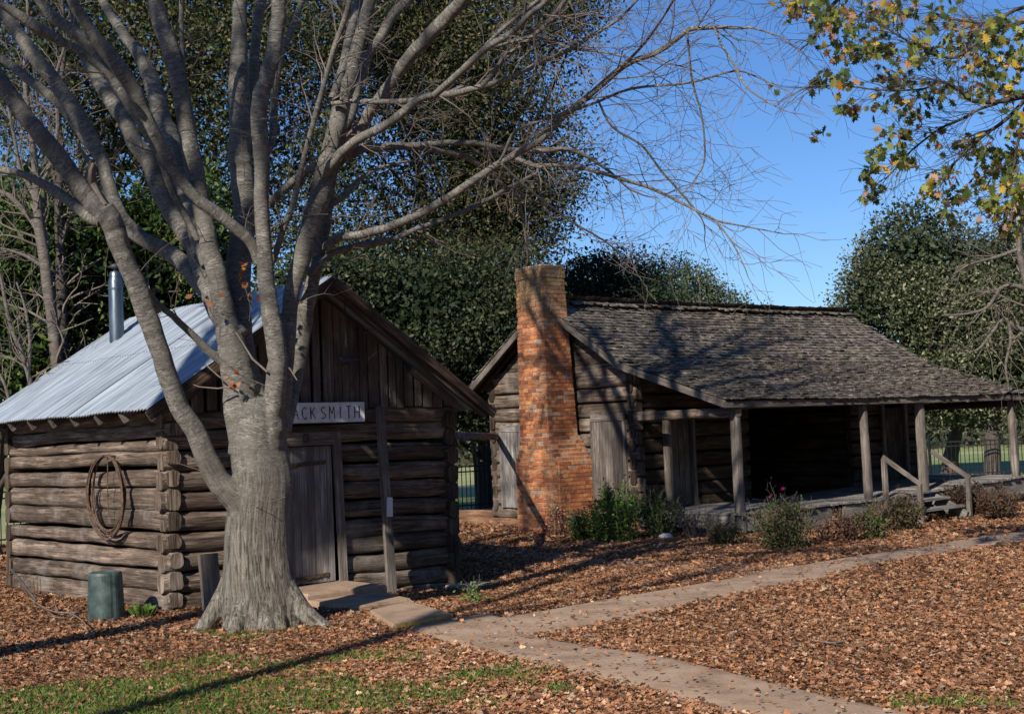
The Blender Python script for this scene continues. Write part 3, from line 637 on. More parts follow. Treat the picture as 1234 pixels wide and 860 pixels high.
# roof deck + shingles
mb=MB()
prof=[(PY-.0,hroof(PY)-.05),(HY0,hroof(HY0)-.05),(RYH,RZH-.05),(21.15,2.63)]
for (a,za),(b,zb) in zip(prof[:-1],prof[1:]):
    for k in range(6):
        f0,f1=k/6,(k+1)/6; ya,yb=a+(b-a)*f0,a+(b-a)*f1; z0,z1=za+(zb-za)*f0,za+(zb-za)*f1
        T=np.array([0,yb-ya,z1-z0]);T/=np.linalg.norm(T); Nn=np.array([0,-T[2],T[1]]); w_=sqrt((yb-ya)**2+(z1-z0)**2)
        mb.box(((EX0+EX1)/2,(ya+yb)/2,(z0+z1)/2),(EX1-EX0-.06,w_-.004,.025),[(1,0,0),T,Nn],None)
mb.build('roof_deck',M_darkwood,house)
mb=MB(); sx_=[]
def shingle(x,y,z,T,Nn,w,L,tw,lift,curl):
    """one split shingle: thin at the top, butt end lifted"""
    X=np.array([1.,tw,0]);X/=np.linalg.norm(X); P=np.array([x,y,z]); V=[]
    for (u,th_) in ((0,.016),(.5,.012),(1,.004)):
        for s in (-.5,.5):
            base=P+T*(L*u)+X*(s*w)+Nn*(lift*(1-u)+curl*(1-u)**2*(abs(s)*2)); V.append(base); V.append(base+Nn*th_)
    Fs=[(0,2,3,1),(1,3,7,5),(5,7,11,9),(0,1,5,4),(4,5,9,8),(2,6,7,3),(6,10,11,7)]
    ou,ov=random.random()*30,random.random()*30
    UV=[[(ou+((k>>1)&1)*w,ov+(k//4)*L*.5) for k in f] for f in Fs]
    mb.add(V,Fs,UV,random.random()**1.2)
exp_=.118
def course(ya,za,yb,zb,n0,dirx=1):
    A=np.array([0,ya,za]);B=np.array([0,yb,zb]); D=B-A; Ls=np.linalg.norm(D); T=D/Ls; Nn=np.array([0,-T[2],T[1]])*dirx
    nrow=int(Ls/exp_)
    for r in range(nrow+1):
        s=r*Ls/nrow; x=EX0-random.uniform(0,.04); wav=random.uniform(0,5)
        while x<EX1:
            w_=random.uniform(.07,.155); P=A+T*(s+.010*sin(x*1.7+wav)+random.uniform(-.016,.012))
            sag=-.035*sin(pi*(x-EX0)/(EX1-EX0))
            if random.random()>.012: shingle(x+w_/2,P[1],P[2]+sag,T,Nn,w_-.005,.24,random.uniform(-.05,.05),.015+random.uniform(0,.012)+(random.random()<.04)*.02,random.choice([0,0,.006,.012]))
            x+=w_
course(PY-.08,hroof(PY)-.055,HY0,hroof(HY0)-.03,0); course(HY0,hroof(HY0)-.03,RYH,RZH-.03,0); course(21.2,2.62,RYH,RZH-.03,0,-1)
mb.build('shingles',M_shingle,house)
# comb of shingles over the ridge, tips standing past it
mb=MB()
x=EX0
T=np.array([0,RYH-HY0,RZH-2.95]);T/=np.linalg.norm(T);Nn=np.array([0,-T[2],T[1]])
while x<EX1:
    w_=random.uniform(.09,.16); off=random.uniform(-.01,.06)+(random.random()<.35)*random.uniform(.03,.09)
    shingle(x+w_/2,*(np.array([0,RYH,RZH])-T*(.26-off)+Nn*.03)[1:],T,Nn,w_-.006,.32+random.uniform(0,.03),random.uniform(-.42,-.1) if x<19.5 else random.uniform(-.3,.12),.015+random.random()*.02,0)
    x+=w_*.95
mb.build('ridge_comb',M_shingle,house)
for X in (EX0-.0,EX1+.0):
    for (a,b) in (((X,PY-.03,hroof(PY)-.11),(X,HY0,hroof(HY0)-.11)),((X,HY0,hroof(HY0)-.11),(X,RYH,RZH-.11)),((X,RYH,RZH-.11),(X,21.2,hroof(21.2)-.10))): mb=MB(); board(mb,a,b,.115,.03,(1,0,0),.003,.7); mb.build('rake_board',M_plank,house)
mb=MB(); board(mb,(EX0,PY-.03,hroof(PY)-.12),(EX1,PY-.03,hroof(PY)-.12),.10,.025,(0,1,0),.002)
mb.build('fascia',M_plank,house)
# brick chimney: real bricks round a mortar core
chim=MB(); core=MB()
def chdim(z):      # x0,x1,y0,y1
    lean=.0
    if z<1.20: return (16.24,17.03,18.06,19.24)
    if z<1.62:
        t=(z-1.2)/.42; return (16.24+.03*t,17.03,18.06+.28*t,19.24-.11*min(1,t*1.8))
    t=(z-1.62)/3.06; return (16.28-.0*t,16.97-.17*t,18.34+.02*t,19.13-.07*t)
bz=-.2; k=0; BH=.0725
while bz<4.66:
    x0,x1,y0,y1=chdim(bz); h=BH-.011
    top=bz>4.45
    if top: x0-=.015;y0-=.015;y1+=.015;x1+=.015
    core.box(((x0+x1)/2,(y0+y1)/2,bz+BH/2),(x1-x0-.024,y1-y0-.024,BH+.002),None,.5)
    hd=(k%6==5)
    for side in range(4):
        a,b=((y0,y1),(x0,x1),(y0,y1),(x0,x1))[side]; Lb=.105 if hd else .205; off=(k%2)*Lb*.5
        p=a-off
        while p<b-.012:
            q=min(p+Lb-.012,b); s_=max(p,a)
            if q-s_>.02:
                pr_=random.uniform(-.004,.004); c=(s_+q)/2
                if side==0: C=(x0+.05-pr_,c,bz+h/2); D=(.10,q-s_,h)
                elif side==2: C=(x1-.05+pr_,c,bz+h/2); D=(.10,q-s_,h)
                elif side==1: C=(c,y0+.05-pr_,bz+h/2); D=(q-s_-.002,.10-.001,h)
                else: C=(c,y1-.05+pr_,bz+h/2); D=(q-s_-.002,.10-.001,h)
                if side in(1,3) and (s_<x0+.1): 
                    ss=max(s_,x0+.101)
                    if q-ss<.02: p+=Lb; continue
                    C=((ss+q)/2,C[1],C[2]); D=(q-ss,D[1],D[2])
                chim.box(C,D,None,None,.0022)
            p+=Lb
    bz+=BH; k+=1
c_=chim.build('chimney',M_brick,house); core.build('mortar',M_mortar,c_)
mb=MB(); mb.box((16.62,18.7,4.66),(.5,.55,.03),None,.3); mb.build('flue_cap',M_darkmetal,c_)
# porch stair
mb=MB()
for (y,z) in ((14.42,.27),(14.14,.13)): board(mb,(21.0,y,z),(22.36,y,z+.02),.24,.04,(0,0,1),.004)
for X in (21.02,22.34): board(mb,(X,14.62,.26),(X,13.98,-.05),.2,.045,(1,0,0),.004)
mb.build('stair',M_silver,house)
for (X,zt,yb,zb) in ((20.90,1.09,13.97,.62),(22.42,1.13,13.97,.66)):
    mb=MB(); board(mb,(X,PY+.02,zt),(X,yb-.05,zb-.03),.075,.035,(1,0,.1),.003,.9)
    board(mb,(X+.01,yb,zb-.04),(X+.01,yb,-.2),.08,.07,(1,0,0),.004,.8)
    if X<21: board(mb,(X,PY+.0,zt-.04),(X,PY+.0,.2),.08,.07,(1,0,0),.004,.8)
    mb.build('handrail',M_plank,house)
# little rocks and sticks
mb=MB()
def rock(mb,c,r):
    V=[];F=[]; bm=bmesh.new(); bmesh.ops.create_icosphere(bm,subdivisions=2,radius=1)
    for v in bm.verts:
        n=1+.35*mnoise.noise(v.co*1.4+Vector((c[0]*7,c[1]*3,0))); V.append((c[0]+v.co.x*n*r[0],c[1]+v.co.y*n*r[1],c[2]+v.co.z*n*r[2]))
    F=[tuple(v.index for v in f.verts) for f in bm.faces]; bm.free(); mb.add(V,F,None,.5,True)
rock(mb,(16.0,15.35,.04),(.09,.12,.06)); tag(mb.build('rock',M_white),'small white rock lying in the leaves in front of the dark green shrub','rock')
mb=MB(); P=[gp(978,770,.03),gp(1000,774,.05),gp(1022,772,.04),gp(1048,774,.03)]; tube(mb,catmull(P,4),[.008]*13,6,.3); tag(mb.build('stick',M_twig),'long thin pale stick lying on the leaves right of the path','stick')
# tines of an old rake by the back corner
rk=thing('iron_rake','rusty rake with thin tines leaning at the far left corner of the shop','rake',(6.4,17.6,0))
mb=MB()
A=at(14,686,16.5);B=at(44,724,15.6); tube(mb,[A,(A+B)/2,B],[.016,.018,.015],8); mb.build('handle',M_darkbark,rk)
mb=MB(); a=gp(18,712); b=gp(50,722)
for i in range(9):
    p=a+(b-a)*i/8; tube(mb,[p+np.array([0,0,-.03]),p+np.array([0,.02,.2+.05*random.random()])],[.005,.004],5)
tube(mb,[a+np.array([0,0,.06]),b+np.array([0,0,.05])],[.009,.009],6); mb.build('tines',M_rust,rk)
# ------------------------------------------------------------------ iron fence
FP=[(5.9,26.5),(11.66,26.1),(19.2,25.4),(24.9,25.0),(33.0,23.4),(38.0,18.5),(44.,14.)]
fn=thing('iron_fence','black iron picket fence running behind the shop and the house','fence',(19.6,25,0))
def fpt(s):
    for (a,b) in zip(FP[:-1],FP[1:]):
        L=sqrt((b[0]-a[0])**2+(b[1]-a[1])**2)
        if s<=L: return (a[0]+(b[0]-a[0])*s/L,a[1]+(b[1]-a[1])*s/L)
        s-=L
    return FP[-1]
TL=sum(sqrt((b[0]-a[0])**2+(b[1]-a[1])**2) for a,b in zip(FP[:-1],FP[1:]))
mb=MB(); s=0
while s<TL:
    p=fpt(s); mb.box((p[0],p[1],.55),(1.05,.016,.016),[(0,0,1),(1,0,0),(0,1,0)],.5); s+=.12
mb.build('pickets',M_black,fn)['kind']='stuff'
mb=MB()
for z in (.16,.93,1.05):
    for a,b in zip(FP[:-1],FP[1:]): board(mb,(a[0],a[1],z),(b[0],b[1],z),.035,.03,(0,0,1),0)
mb.build('rails',M_black,fn)
s=0; 
while s<TL:
    p=fpt(s); mb=MB(); mb.box((p[0],p[1],.6),(1.3,.06,.06),[(0,0,1),(1,0,0),(0,1,0)],.5); mb.build('post',M_black,fn); s+=2.4
mb=MB(); A=gp(578,614); tube(mb,[A,A+np.array([-.05,0,.9]),A+np.array([-.15,0,1.9])],[.06,.055,.05],10,.1); tag(mb.build('wooden_pole',M_brown),'slim orange brown pole standing by the far trunk in the gap between the buildings','pole')
# ------------------------------------------------------------------ the big bare tree
TK=kof((6.85,11.72,.5))
tree=thing('bare_tree','big many stemmed leafless tree with flared roots in front of the shop','tree',(6.85,11.72,0))
TR=[(790,318,104),(775,318,100),(765,317,97),(755,316,94),(745,316,92),(732,315,90),(718,314,88),(700,312,86),(680,311,82),(655,310,79),(630,310,77),(605,312,75),(580,314,74),(555,312,70),(530,310,66),(505,312,60),(480,314,52)]
mb=MB(); C_=[];Rr=[]
for (y,x,w_) in TR: C_.append(at(x,y,TK)); Rr.append(w_/2/FPX*TK)
roots=[(-2.75,.62),(-2.15,.5),(-1.45,.55),(-.9,.5),(-.35,.8),(.5,.45),(1.6,.5),(2.4,.5)]
P=np.array(C_); P[0][2]=min(P[0][2],-.12)
ns=64; V=[]; n=len(P); rt=np.array([sin(AZ),-cos(AZ),0]); fw=np.array([cos(AZ),sin(AZ),0])
Pz=catmull(P,4); Rz=np.interp(np.arange(len(Pz))/4,np.arange(n),Rr)
L=np.concatenate([[0],np.cumsum(np.linalg.norm(np.diff(Pz,axis=0),axis=1))])
for i,p in enumerate(Pz):
    z=p[2]
    for j in range(ns):
        t=2*pi*j/ns; r=Rz[i]; fl_=0
        for (ra_,am) in roots:
            d=(t-ra_+pi)%(2*pi)-pi; fl_+=am*exp(-(d/.20)**2)*exp(-max(z+.05,0)/.15)
        r*=1+fl_*.55+.055*sin(t*3+z*1.5)*min(1,z+.4)+.03*mnoise.noise(Vector((cos(t)*2.5,sin(t)*2.5,z*1.5)))+.02*mnoise.noise(Vector((cos(t)*9,sin(t)*9,z*1.3)))
        V.append(p+(rt*cos(t)-fw*sin(t))*r*(1,1)[0])
Fs=[];UV=[]; n=len(Pz)
for i in range(n-1):
    for j in range(ns):
        j2=(j+1)%ns; Fs.append((i*ns+j,i*ns+j2,(i+1)*ns+j2,(i+1)*ns+j)[::-1]); a,b=j/ns*2.05,(j+1)/ns*2.05
        UV.append([(a,L[i]),(b,L[i]),(b,L[i+1]),(a,L[i+1])][::-1])
mb.add(V,Fs,UV,.5,True); mb.add(V[:ns],[tuple(range(ns-1,-1,-1))[::-1]],None,.5); mb.add(V[-ns:],[tuple(range(ns))[::-1]],None,.5); BODY=mb
CEN=[(Pz,Rz)]
tb=at(313,748,TK); tb=np.array([tb[0],tb[1],0])
for (ra_,le,w0,hh) in ((-3.05,.62,.13,.22),(-2.45,.40,.12,.24),(-1.85,.48,.12,.2),(-1.3,.50,.10,.18),(-.85,.50,.11,.2),(-.32,.85,.14,.26),(.02,.62,.11,.22),(.8,.6,.12,.2),(1.6,.6,.12,.2),(2.4,.55,.12,.2)):
    dr=rt*cos(ra_)-fw*sin(ra_)*-1.0*-1; dr=rt*cos(ra_)+fw*sin(ra_); P_=[]; R_=[]
    for q in range(7):
        f=q/6; rr=.16+f*le; zt=.62*(1-f)**2.6*hh/.22+.02-.10*f; P_.append(tb+dr*rr+np.array([0,0,zt-.03])+rt*.05*sin(f*3+ra_*5)); R_.append(w0*.86*(1-f*.55))
    tube(BODY,P_,R_,12,.15); CEN.append((np.array(P_),np.array(R_)))
LIMBS=[ # (start depth offset, end depth offset, points x,y,width)
(-.10,-.9,[(305,625,50),(283,598,42),(262,575,34),(235,520,29),(212,481,27),(195,429,27),(178,384,29),(166,347,30),(152,316,27),(143,293,30),(135,270,31),(122,252,34)]),      # 0 L1
(-.9,-1.6,[(127,262,28),(113,245,26),(95,224,26),(70,188,26),(46,160,25),(23,130,24),(2,100,23),(-40,45,20),(-90,-30,15),(-130,-120,9)]),
(-.9,-.8,[(122,266,20),(109,262,18),(86,244,16),(63,228,14),(47,219,12),(22,208,10),(0,205,9),(-50,195,6)]),
(.5,.9,[(290,410,34),(262,375,28),(250,352,25),(228,326,24),(208,307,24),(188,296,21),(165,283,21),(146,262,22),(133,232,20),(126,200,18),(119,186,20),(100,149,22),(77,114,22),(49,77,20),(28,49,19),(12,26,18),(-12,-5,15),(-50,-70,10)]), #3 L2
(.75,1.3,[(112,178,15),(102,167,14),(90,149,14),(67,121,13),(30,93,13),(22,85,13),(0,70,11),(-40,55,7)]),
(0.,-.2,[(303,545,62),(292,480,50),(284,435,44),(276,400,36),(273,386,30),(263,340,28),(252,293,27),(243,246,27),(234,200,26),(226,163,25),(219,116,25),(208,70,26),(192,23,24),(184,-10,23),(165,-90,18),(140,-190,11),(125,-290,5)]), #5 S1
(.35,.9,[(303,500,50),(292,430,40),(288,380,34),(288,340,34),(288,316,34),(294,270,34),(295,246,33),(290,200,33),(290,186,33),(288,116,29),(288,70,25),(289,23,20),(291,-10,19),(296,-100,14),(290,-210,8),(292,-300,4)]), #6 S2
(-.15,-.6,[(322,590,44),(325,540,38),(328,515,33),(330,485,30),(334,450,29),(334,427,28),(328,390,27),(325,365,25),(321,340,24),(318,293,22),(315,246,21),(316,200,22),(314,175,24),(312,140,23),(314,116,22),(322,93,22),(329,70,22),(332,46,22),(335,23,21),(337,-5,20),(345,-90,14),(362,-190,8),(370,-290,4)]), #7 S3
(-.3,.5,[(320,190,9),(329,163,11),(331,105,12),(341,60,10),(352,35,9),(364,0,7),(385,-60,5)]),
(.8,1.1,[(300,150,14),(305,93,14),(311,23,14),(317,-5,13),(330,-80,8)]),
(.1,-1.3,[(312,318,14),(303,293,16),(280,272,17),(257,253,17),(238,240,16),(215,214,16),(200,186,18),(181,151,18),(163,112,22),(140,77,23),(119,51,20),(105,30,17),(88,2,15),(70,-50,11),(50,-120,6)]), #10 B4 shaded crossing
(-.1,-.6,[(238,288,10),(236,284,10),(210,235,10),(199,205,11),(190,180,14),(177,158,16),(158,126,17),(137,98,17),(116,63,16),(93,42,17),(65,21,16),(47,0,13),(20,-40,9)]),
(.3,1.0,[(270,380,30),(245,330,26),(233,298,25),(222,279,27),(203,251,25),(192,230,24),(181,198,24),(163,172,24),(149,144,22),(133,121,20),(116,93,18),(102,72,12),(92,40,9),(85,0,7),(80,-50,4)]), #12 B6
(-.9,-1.6,[(137,98,9),(126,86,9),(100,65,11),(72,49,13),(47,35,17),(23,19,14),(0,5,10),(-40,-10,7)]),
(.3,1.2,[(252,320,22),(236,275,24),(228,245,24),(215,210,26),(210,181,27),(203,163,28),(194,140,27),(186,109,24),(177,84,22),(165,63,17),(151,44,15),(137,23,13),(123,0,12),(100,-50,8)]), #14 B8
(.0,-.3,[(225,120,7),(222,93,6),(219,40,6),(219,-5,6),(222,-70,4)]),
(.0,-.4,[(282,455,20),(273,440,14),(255,426,11),(239,410,10),(220,392,9),(205,378,8),(189,365,8),(178,352,9)]), #16 low loop
(.05,.0,[(325,545,44),(338,460,34),(346,410,26),(349,375,22),(353,345,24),(360,325,24),(368,297,26),(374,273,28),(384,240,30),(393,203,29),(399,180,27),(404,163,26),(414,116,23),(424,93,20),(428,70,20),(434,46,20),(440,23,19),(446,0,18),(460,-70,13),(468,-160,8),(470,-250,4)]), #17 S4
(.45,.5,[(338,520,30),(352,466,24),(360,429,24),(365,392,24),(372,360,22),(379,330,19),(386,300,17),(392,268,16),(398,225,15),(404,190,14)]), #18 S5
(.3,1.2,[(404,195,14),(412,160,12),(424,140,10),(433,100,11),(445,65,13),(461,42,14),(470,23,13),(491,0,16),(520,-40,13),(560,-110,8),(590,-190,4)]), #19 R1
(-.1,.9,[(400,120,12),(410,93,12),(421,46,13),(430,10,13),(436,-20,11),(440,-90,6)]),
(.4,-1.6,[(400,205,14),(418,185,13),(435,156,15),(445,137,16),(468,105,17),(491,72,18),(514,46,20),(540,19,19),(560,-3,18),(600,-60,13),(650,-140,8),(690,-230,4)]), #21 R2
(0.,-1.9,[(388,215,15),(398,200,14),(412,184,13),(433,167,13),(456,156,12),(480,140,12),(503,121,11),(523,114,9),(542,114,9),(570,107,8),(593,101,7),(616,93,6),(644,79,6),(672,67,5.5),(700,52,5),(715,42,4.5),(746,23,3.5),(769,-1,3)]), #22 R3
(-1.0,-2.2,[(523,115,8),(530,109,9),(556,86,9),(586,58,9),(616,40,8),(640,16,7),(660,0,7),(700,-50,5)]),
(-1.2,-1.3,[(580,104,5),(586,98,6),(605,74,6),(626,56,6.5),(653,35,6),(681,0,6),(700,-40,4)]),
(-1.4,-1.9,[(580,62,4),(590,50,5),(612,30,5),(649,0,5),(680,-30,3)]),
(-1.2,-1.6,[(586,60,4),(602,55,4),(649,44,4),(686,58,4),(720,62,3),(760,70,2)]),
(-.1,-.5,[(400,125,6),(428,122,6),(461,123,7),(498,121,7),(520,116,6)]),
(.0,-1.0,[(325,320,8),(331,309,8),(340,280,8),(354,243,8),(363,203,7),(370,177,7),(380,140,7),(391,100,6.5),(403,58,7),(419,12,7),(428,-30,6),(440,-90,4)]), #28
(.7,.2,[(325,245,11),(340,230,12),(359,214,12),(380,200,12),(394,188,12)]),
(.1,.5,[(372,270,9),(386,257,10),(400,246,10),(414,236,9),(425,225,7),(435,215,6),(456,203,4),(480,196,3)]),
(.4,-1.8,[(392,300,14),(402,290,13),(412,285,12),(430,284,12),(445,280,12),(470,273,12),(503,259,12),(540,238,11),(567,220,11),(597,200,10),(621,186,10),(652,168,9),(677,142,8.5),(715,111,8),(753,79,8),(792,63,7),(815,48,6),(830,36,6),(850,34,5.5),(869,33,5),(890,34,4),(907,34,3),(934,42,2)]), #31 R4
(-.6,-1.6,[(600,198,3),(608,184,4),(623,157,4),(669,140,4),(715,125,3.5),(761,107,3.5),(830,100,3),(884,86,2.5),(910,92,2),(934,104,1.5)]),
(.3,1.4,[(400,200,12),(420,188,12),(440,179,12),(470,177,11.5),(500,176,11),(520,174,8),(540,172,7),(576,173,7),(609,180,7),(652,182,6.5),(682,180,6),(706,188,5),(725,200,4),(736,208,4),(752,222,3)]), #33 R5
(.6,1.8,[(505,177,9),(531,182,9),(555,187,8),(572,195,7),(590,207,6),(604,222,5),(612,229,4.5),(620,236,4),(627,245,3.5),(636,307,2.5),(634,320,1.5)]),
(.3,-1.2,[(620,190,6),(646,200,6),(670,199,5.5),(692,201,5.5),(720,207,5),(746,215,5),(770,222,4.5),(792,230,4),(830,249,3.5),(861,265,3),(888,271,2.2),(920,277,1.7),(945,282,1.2)]),
(-.9,-1.5,[(845,257,2.6),(861,265,2.6),(884,295,2.2),(899,326,1.4)]),
(-1.0,-.6,[(720,120,3),(738,153,3),(773,175,3),(796,205,3),(815,226,3),(838,253,2.5),(845,262,2)]),
(-1.6,-1.2,[(828,38,3),(834,96,2.8),(846,142,2.5),(849,192,2.2),(838,215,1.8),(828,228,1.3)]),
(-1.6,-2.4,[(855,34,3),(861,35,3),(870,55,3),(884,77,3),(899,104,2.8),(920,120,2),(938,130,1.5)]),
(-1.3,-2.0,[(740,90,4),(770,60,3.5),(790,35,3),(812,0,3),(830,-30,2)]),
(-.6,.2,[(605,198,3),(612,205,3.5),(630,222,3.5),(655,242,3),(690,268,2.8),(720,285,2.3),(745,303,1.5)]),
(.3,1.8,[(372,330,12),(400,305,9),(440,295,8),(470,289,7),(500,277,6.5),(540,262,6),(580,245,6),(610,228,5),(640,212,4)]), #42 shaded limb
]
LK=[]
twigsrc=[]; tops=[]
for idx,(d0,d1,pts) in enumerate(LIMBS):
    pts=[(p[0],p[1],p[2]*(.86 if p[2]>9 else .95)) for p in pts]; pts3=[]; xs_=np.array([p[0] for p in pts],float); ys_=np.array([p[1] for p in pts],float)
    s=np.concatenate([[0],np.cumsum(np.hypot(np.diff(xs_),np.diff(ys_)))]); s/=s[-1]
    ks=TK+d0+(d1-d0)*s
    if idx in (3,5,6,7,12,14,17,18): ks=TK+np.interp(s,[0,.22,1],[0,d0+(d1-d0)*.22,d1])
    over=None
    cut=[i for i,p in enumerate(pts) if p[1]<-45]
    if cut and idx not in (8,15): over=cut[0]; 
    for (x,y,w_),k in zip(pts,ks): pts3.append(at(x,y,k))
    C_=catmull(pts3,4); W_=np.interp(np.arange(len(C_))/4,np.arange(len(pts)),[p[2] for p in pts]); K_=np.interp(np.arange(len(C_))/4,np.arange(len(pts)),ks)
    R_w=W_/2/FPX*K_
    if max(W_)>9:
        # slight natural wander so that the limbs are not perfectly smooth
        for i in range(1,len(C_)-1): C_[i]=C_[i]+np.array([mnoise.noise(Vector((idx,i*.45,0))),mnoise.noise(Vector((idx,i*.45,7))),mnoise.noise(Vector((idx,i*.45,3)))])*R_w[i]*.16
    inbody=idx in (0,1,3,5,6,7,12,14,17,18,10,21)
    if over: C_=C_[:over*4+1]; R_w=R_w[:over*4+1]; tops.append((C_[-1],(C_[-1]-C_[-3]),R_w[-1]))
    mb=BODY if inbody else MB(); tube(mb,C_,R_w,24 if max(W_)>15 else 12,.12)
    # knots and collars
    if max(W_)>20:
        for q in range(random.randint(1,3)):
            i=random.randint(3,len(C_)-4); d=rng.normal(0,1,3); d-=d@(C_[i+1]-C_[i])*(C_[i+1]-C_[i])/np.linalg.norm(C_[i+1]-C_[i])**2; d/=np.linalg.norm(d)
            tube(mb,[C_[i]+d*R_w[i]*.7,C_[i]+d*R_w[i]*1.08,C_[i]+d*R_w[i]*1.12],[R_w[i]*.42,R_w[i]*.3,R_w[i]*.12],10,.2)
    if inbody: CEN.append((C_,R_w))
    else: mb.build('limb',M_bark,tree)
    LK.append((C_,R_w)); twigsrc.append((C_,R_w,s))
def fuse(mb,vox,name,m,parent):
    t_=mb.build('tmp',m); mod=t_.modifiers.new('r','REMESH'); mod.mode='VOXEL'; mod.voxel_size=vox; mod.use_smooth_shade=True
    s_=t_.modifiers.new('s','SMOOTH'); s_.factor=.5; s_.iterations=2
    dg=bpy.context.evaluated_depsgraph_get(); me=bpy.data.meshes.new_from_object(t_.evaluated_get(dg)); bpy.data.objects.remove(t_)
    n=len(me.vertices); V=np.zeros(n*3,np.float32); me.vertices.foreach_get('co',V); V=V.reshape(-1,3).astype(float)
    best=np.full(n,1e9); G=np.zeros((n,3))
    for ci,(C,R) in enumerate(CEN):
        T,N,B=frames(C); L=np.concatenate([[0],np.cumsum(np.linalg.norm(np.diff(C,axis=0),axis=1))])
        for i0 in range(0,n,20000):
            v=V[i0:i0+20000]; d=np.linalg.norm(v[:,None,:]-C[None],axis=2); j=d.argmin(1); dd=d[np.arange(len(v)),j]/R[j]
            if 0<ci<=10: dd=dd*1.5
            k=dd<best[i0:i0+20000]; q=v-C[j]
            g=np.stack([(q*N[j]).sum(1)+ci*3.1,(q*B[j]).sum(1)+ci*1.7,L[j]+(q*T[j]).sum(1)+ci*.37],1)
            b_=best[i0:i0+20000]; b_[k]=dd[k]; gg=G[i0:i0+20000]; gg[k]=g[k]
    at_=me.attributes.new('grain','FLOAT_VECTOR','POINT'); at_.data.foreach_set('vector',G.astype(np.float32).ravel())
    V-=parent_loc(parent); me.vertices.foreach_set('co',V.astype(np.float32).ravel()); me.materials.clear(); me.materials.append(m); me.update()
    o=bpy.data.objects.new(name,me); link(o,parent); return o
fuse(BODY,.0125,'trunk',M_trunk,tree)
# procedural twigs
def grow(mb,p,d,L,r,level,droop=.0,out=None,dens=1.):
    n=max(3,int(L/.10)+2); n=min(n,9 if L<2 else 14); P=[np.array(p,float)]; D=np.array(d,float); step=L/(n-1)
    for i in range(n-1):
        D=D+rng.normal(0,.16,3)+np.array([0,0,-droop*.1+.03]); D/=np.linalg.norm(D); P.append(P[-1]+D*step)
    R=np.linspace(r,max(r*.38,.0016),n); tube(mb,P,R,4 if level else 5,0,False)
    if out is not None: out.append(P[-1])
    if level>0:
        for q in range(int(rng.integers(2,5)*dens+.5)):
            i=int(rng.integers(1,n)); T=P[i]-P[i-1]; T/=np.linalg.norm(T); a=rng.normal(0,1,3); a-=T*(a@T); a/=np.linalg.norm(a)
            ang=rng.uniform(.45,.95); grow(mb,P[i],T*cos(ang)+a*sin(ang),L*rng.uniform(.4,.7),max(R[i]*.66,.002),level-1,droop,out,dens)
up=MB()
for (p,d,r) in tops:
    d=d/np.linalg.norm(d)+np.array([0,0,.35]); d/=np.linalg.norm(d); grow(up,p,d,rng.uniform(4.,6.5),r,3,0,None,.95)
for (tx,ty,tz) in ((6.3,14.5,11.0),(7.4,13.7,10.3),(6.8,12.7,12.8),(7.6,11.9,14.2),(6.4,10.8,14.8),(7.3,15.6,11.5),(5.9,9.9,13.4),(8.0,13.2,13.6)):
    T_=np.array([tx,ty,tz]); j=min(range(len(tops)),key=lambda q:np.linalg.norm(tops[q][0]-T_)+rng.random()*1.5); p,d,r=tops[j]; d=d/np.linalg.norm(d)
    P_=catmull([p,p*.62+T_*.38+d*.6+rng.normal(0,.15,3),p*.3+T_*.7+rng.normal(0,.25,3)+[0,0,.2],T_],6); R_=np.linspace(max(r,.085),.042,len(P_)); m2=MB(); tube(m2,P_,R_,10,.12)
    m2.build('limb',M_bark,tree)
    for q in range(5,len(P_),2):
        D_=P_[q]-P_[q-1]; D_/=np.linalg.norm(D_); D_=D_+rng.normal(0,.5,3); D_/=np.linalg.norm(D_); grow(up,P_[q],D_,rng.uniform(1.2,2.4),R_[q]*.62,2,0,None,.9)
up.build('upper_branches',M_bark,tree)['kind']='stuff'
tw=MB(); ends=[]
for idx,(C_,R_w,s) in enumerate(twigsrc):
    L=np.concatenate([[0],np.cumsum(np.linalg.norm(np.diff(C_,axis=0),axis=1))]); thin=max(R_w)<.055 
    l=.1*rng.random()
    while l<L[-1]:
        i=int(np.searchsorted(L,l)); i=min(max(i,1),len(C_)-2); r=R_w[i]; T=C_[i+1]-C_[i-1]; T/=np.linalg.norm(T)
        if r<.05:
            a=rng.normal(0,1,3); a-=T*(a@T); a/=np.linalg.norm(a); ang=rng.uniform(.5,1.0)
            lv=2 if r>.010 else 1; grow(tw,C_[i],T*cos(ang)+a*sin(ang),rng.uniform(.35,.95) if r<.03 else rng.uniform(.3,.7),min(max(r*.35,.003),.008),lv,.3,ends)
            l+=rng.uniform(.09,.22) if r<.03 else rng.uniform(.2,.45)
        else:
            if rng.random()<.55:
                a=rng.normal(0,1,3); a-=T*(a@T); a/=np.linalg.norm(a); b_=a*.9+T*.5; grow(tw,C_[i]+a*r*.8,b_/np.linalg.norm(b_),rng.uniform(.2,.6),.0045,1,0,ends,.5)
            l+=rng.uniform(.3,.7)
    if s[-1]>=0: grow(tw,C_[-1],(C_[-1]-C_[-2])/np.linalg.norm(C_[-1]-C_[-2]),.4,max(R_w[-1],.002),1,.3,ends)
# broken twig stubs seen on the stems
for pts,d in (([(322,448,3),(304,432,3),(292,412,2),(284,400,2)],-.3),([(276,462,2),(262,452,2),(250,441,2)],-.3),([(277,466,2),(262,468,2),(240,466,1.5),(224,460,1)],-.3),([(340,435,2),(350,445,2),(358,458,1.5)],-.2)):
    tube(tw,[at(x,y,TK+d) for x,y,_ in pts],[w_/2/FPX*TK for _,_,w_ in pts],5,0,False)
tw.build('twigs',M_twig,tree)['kind']='stuff'
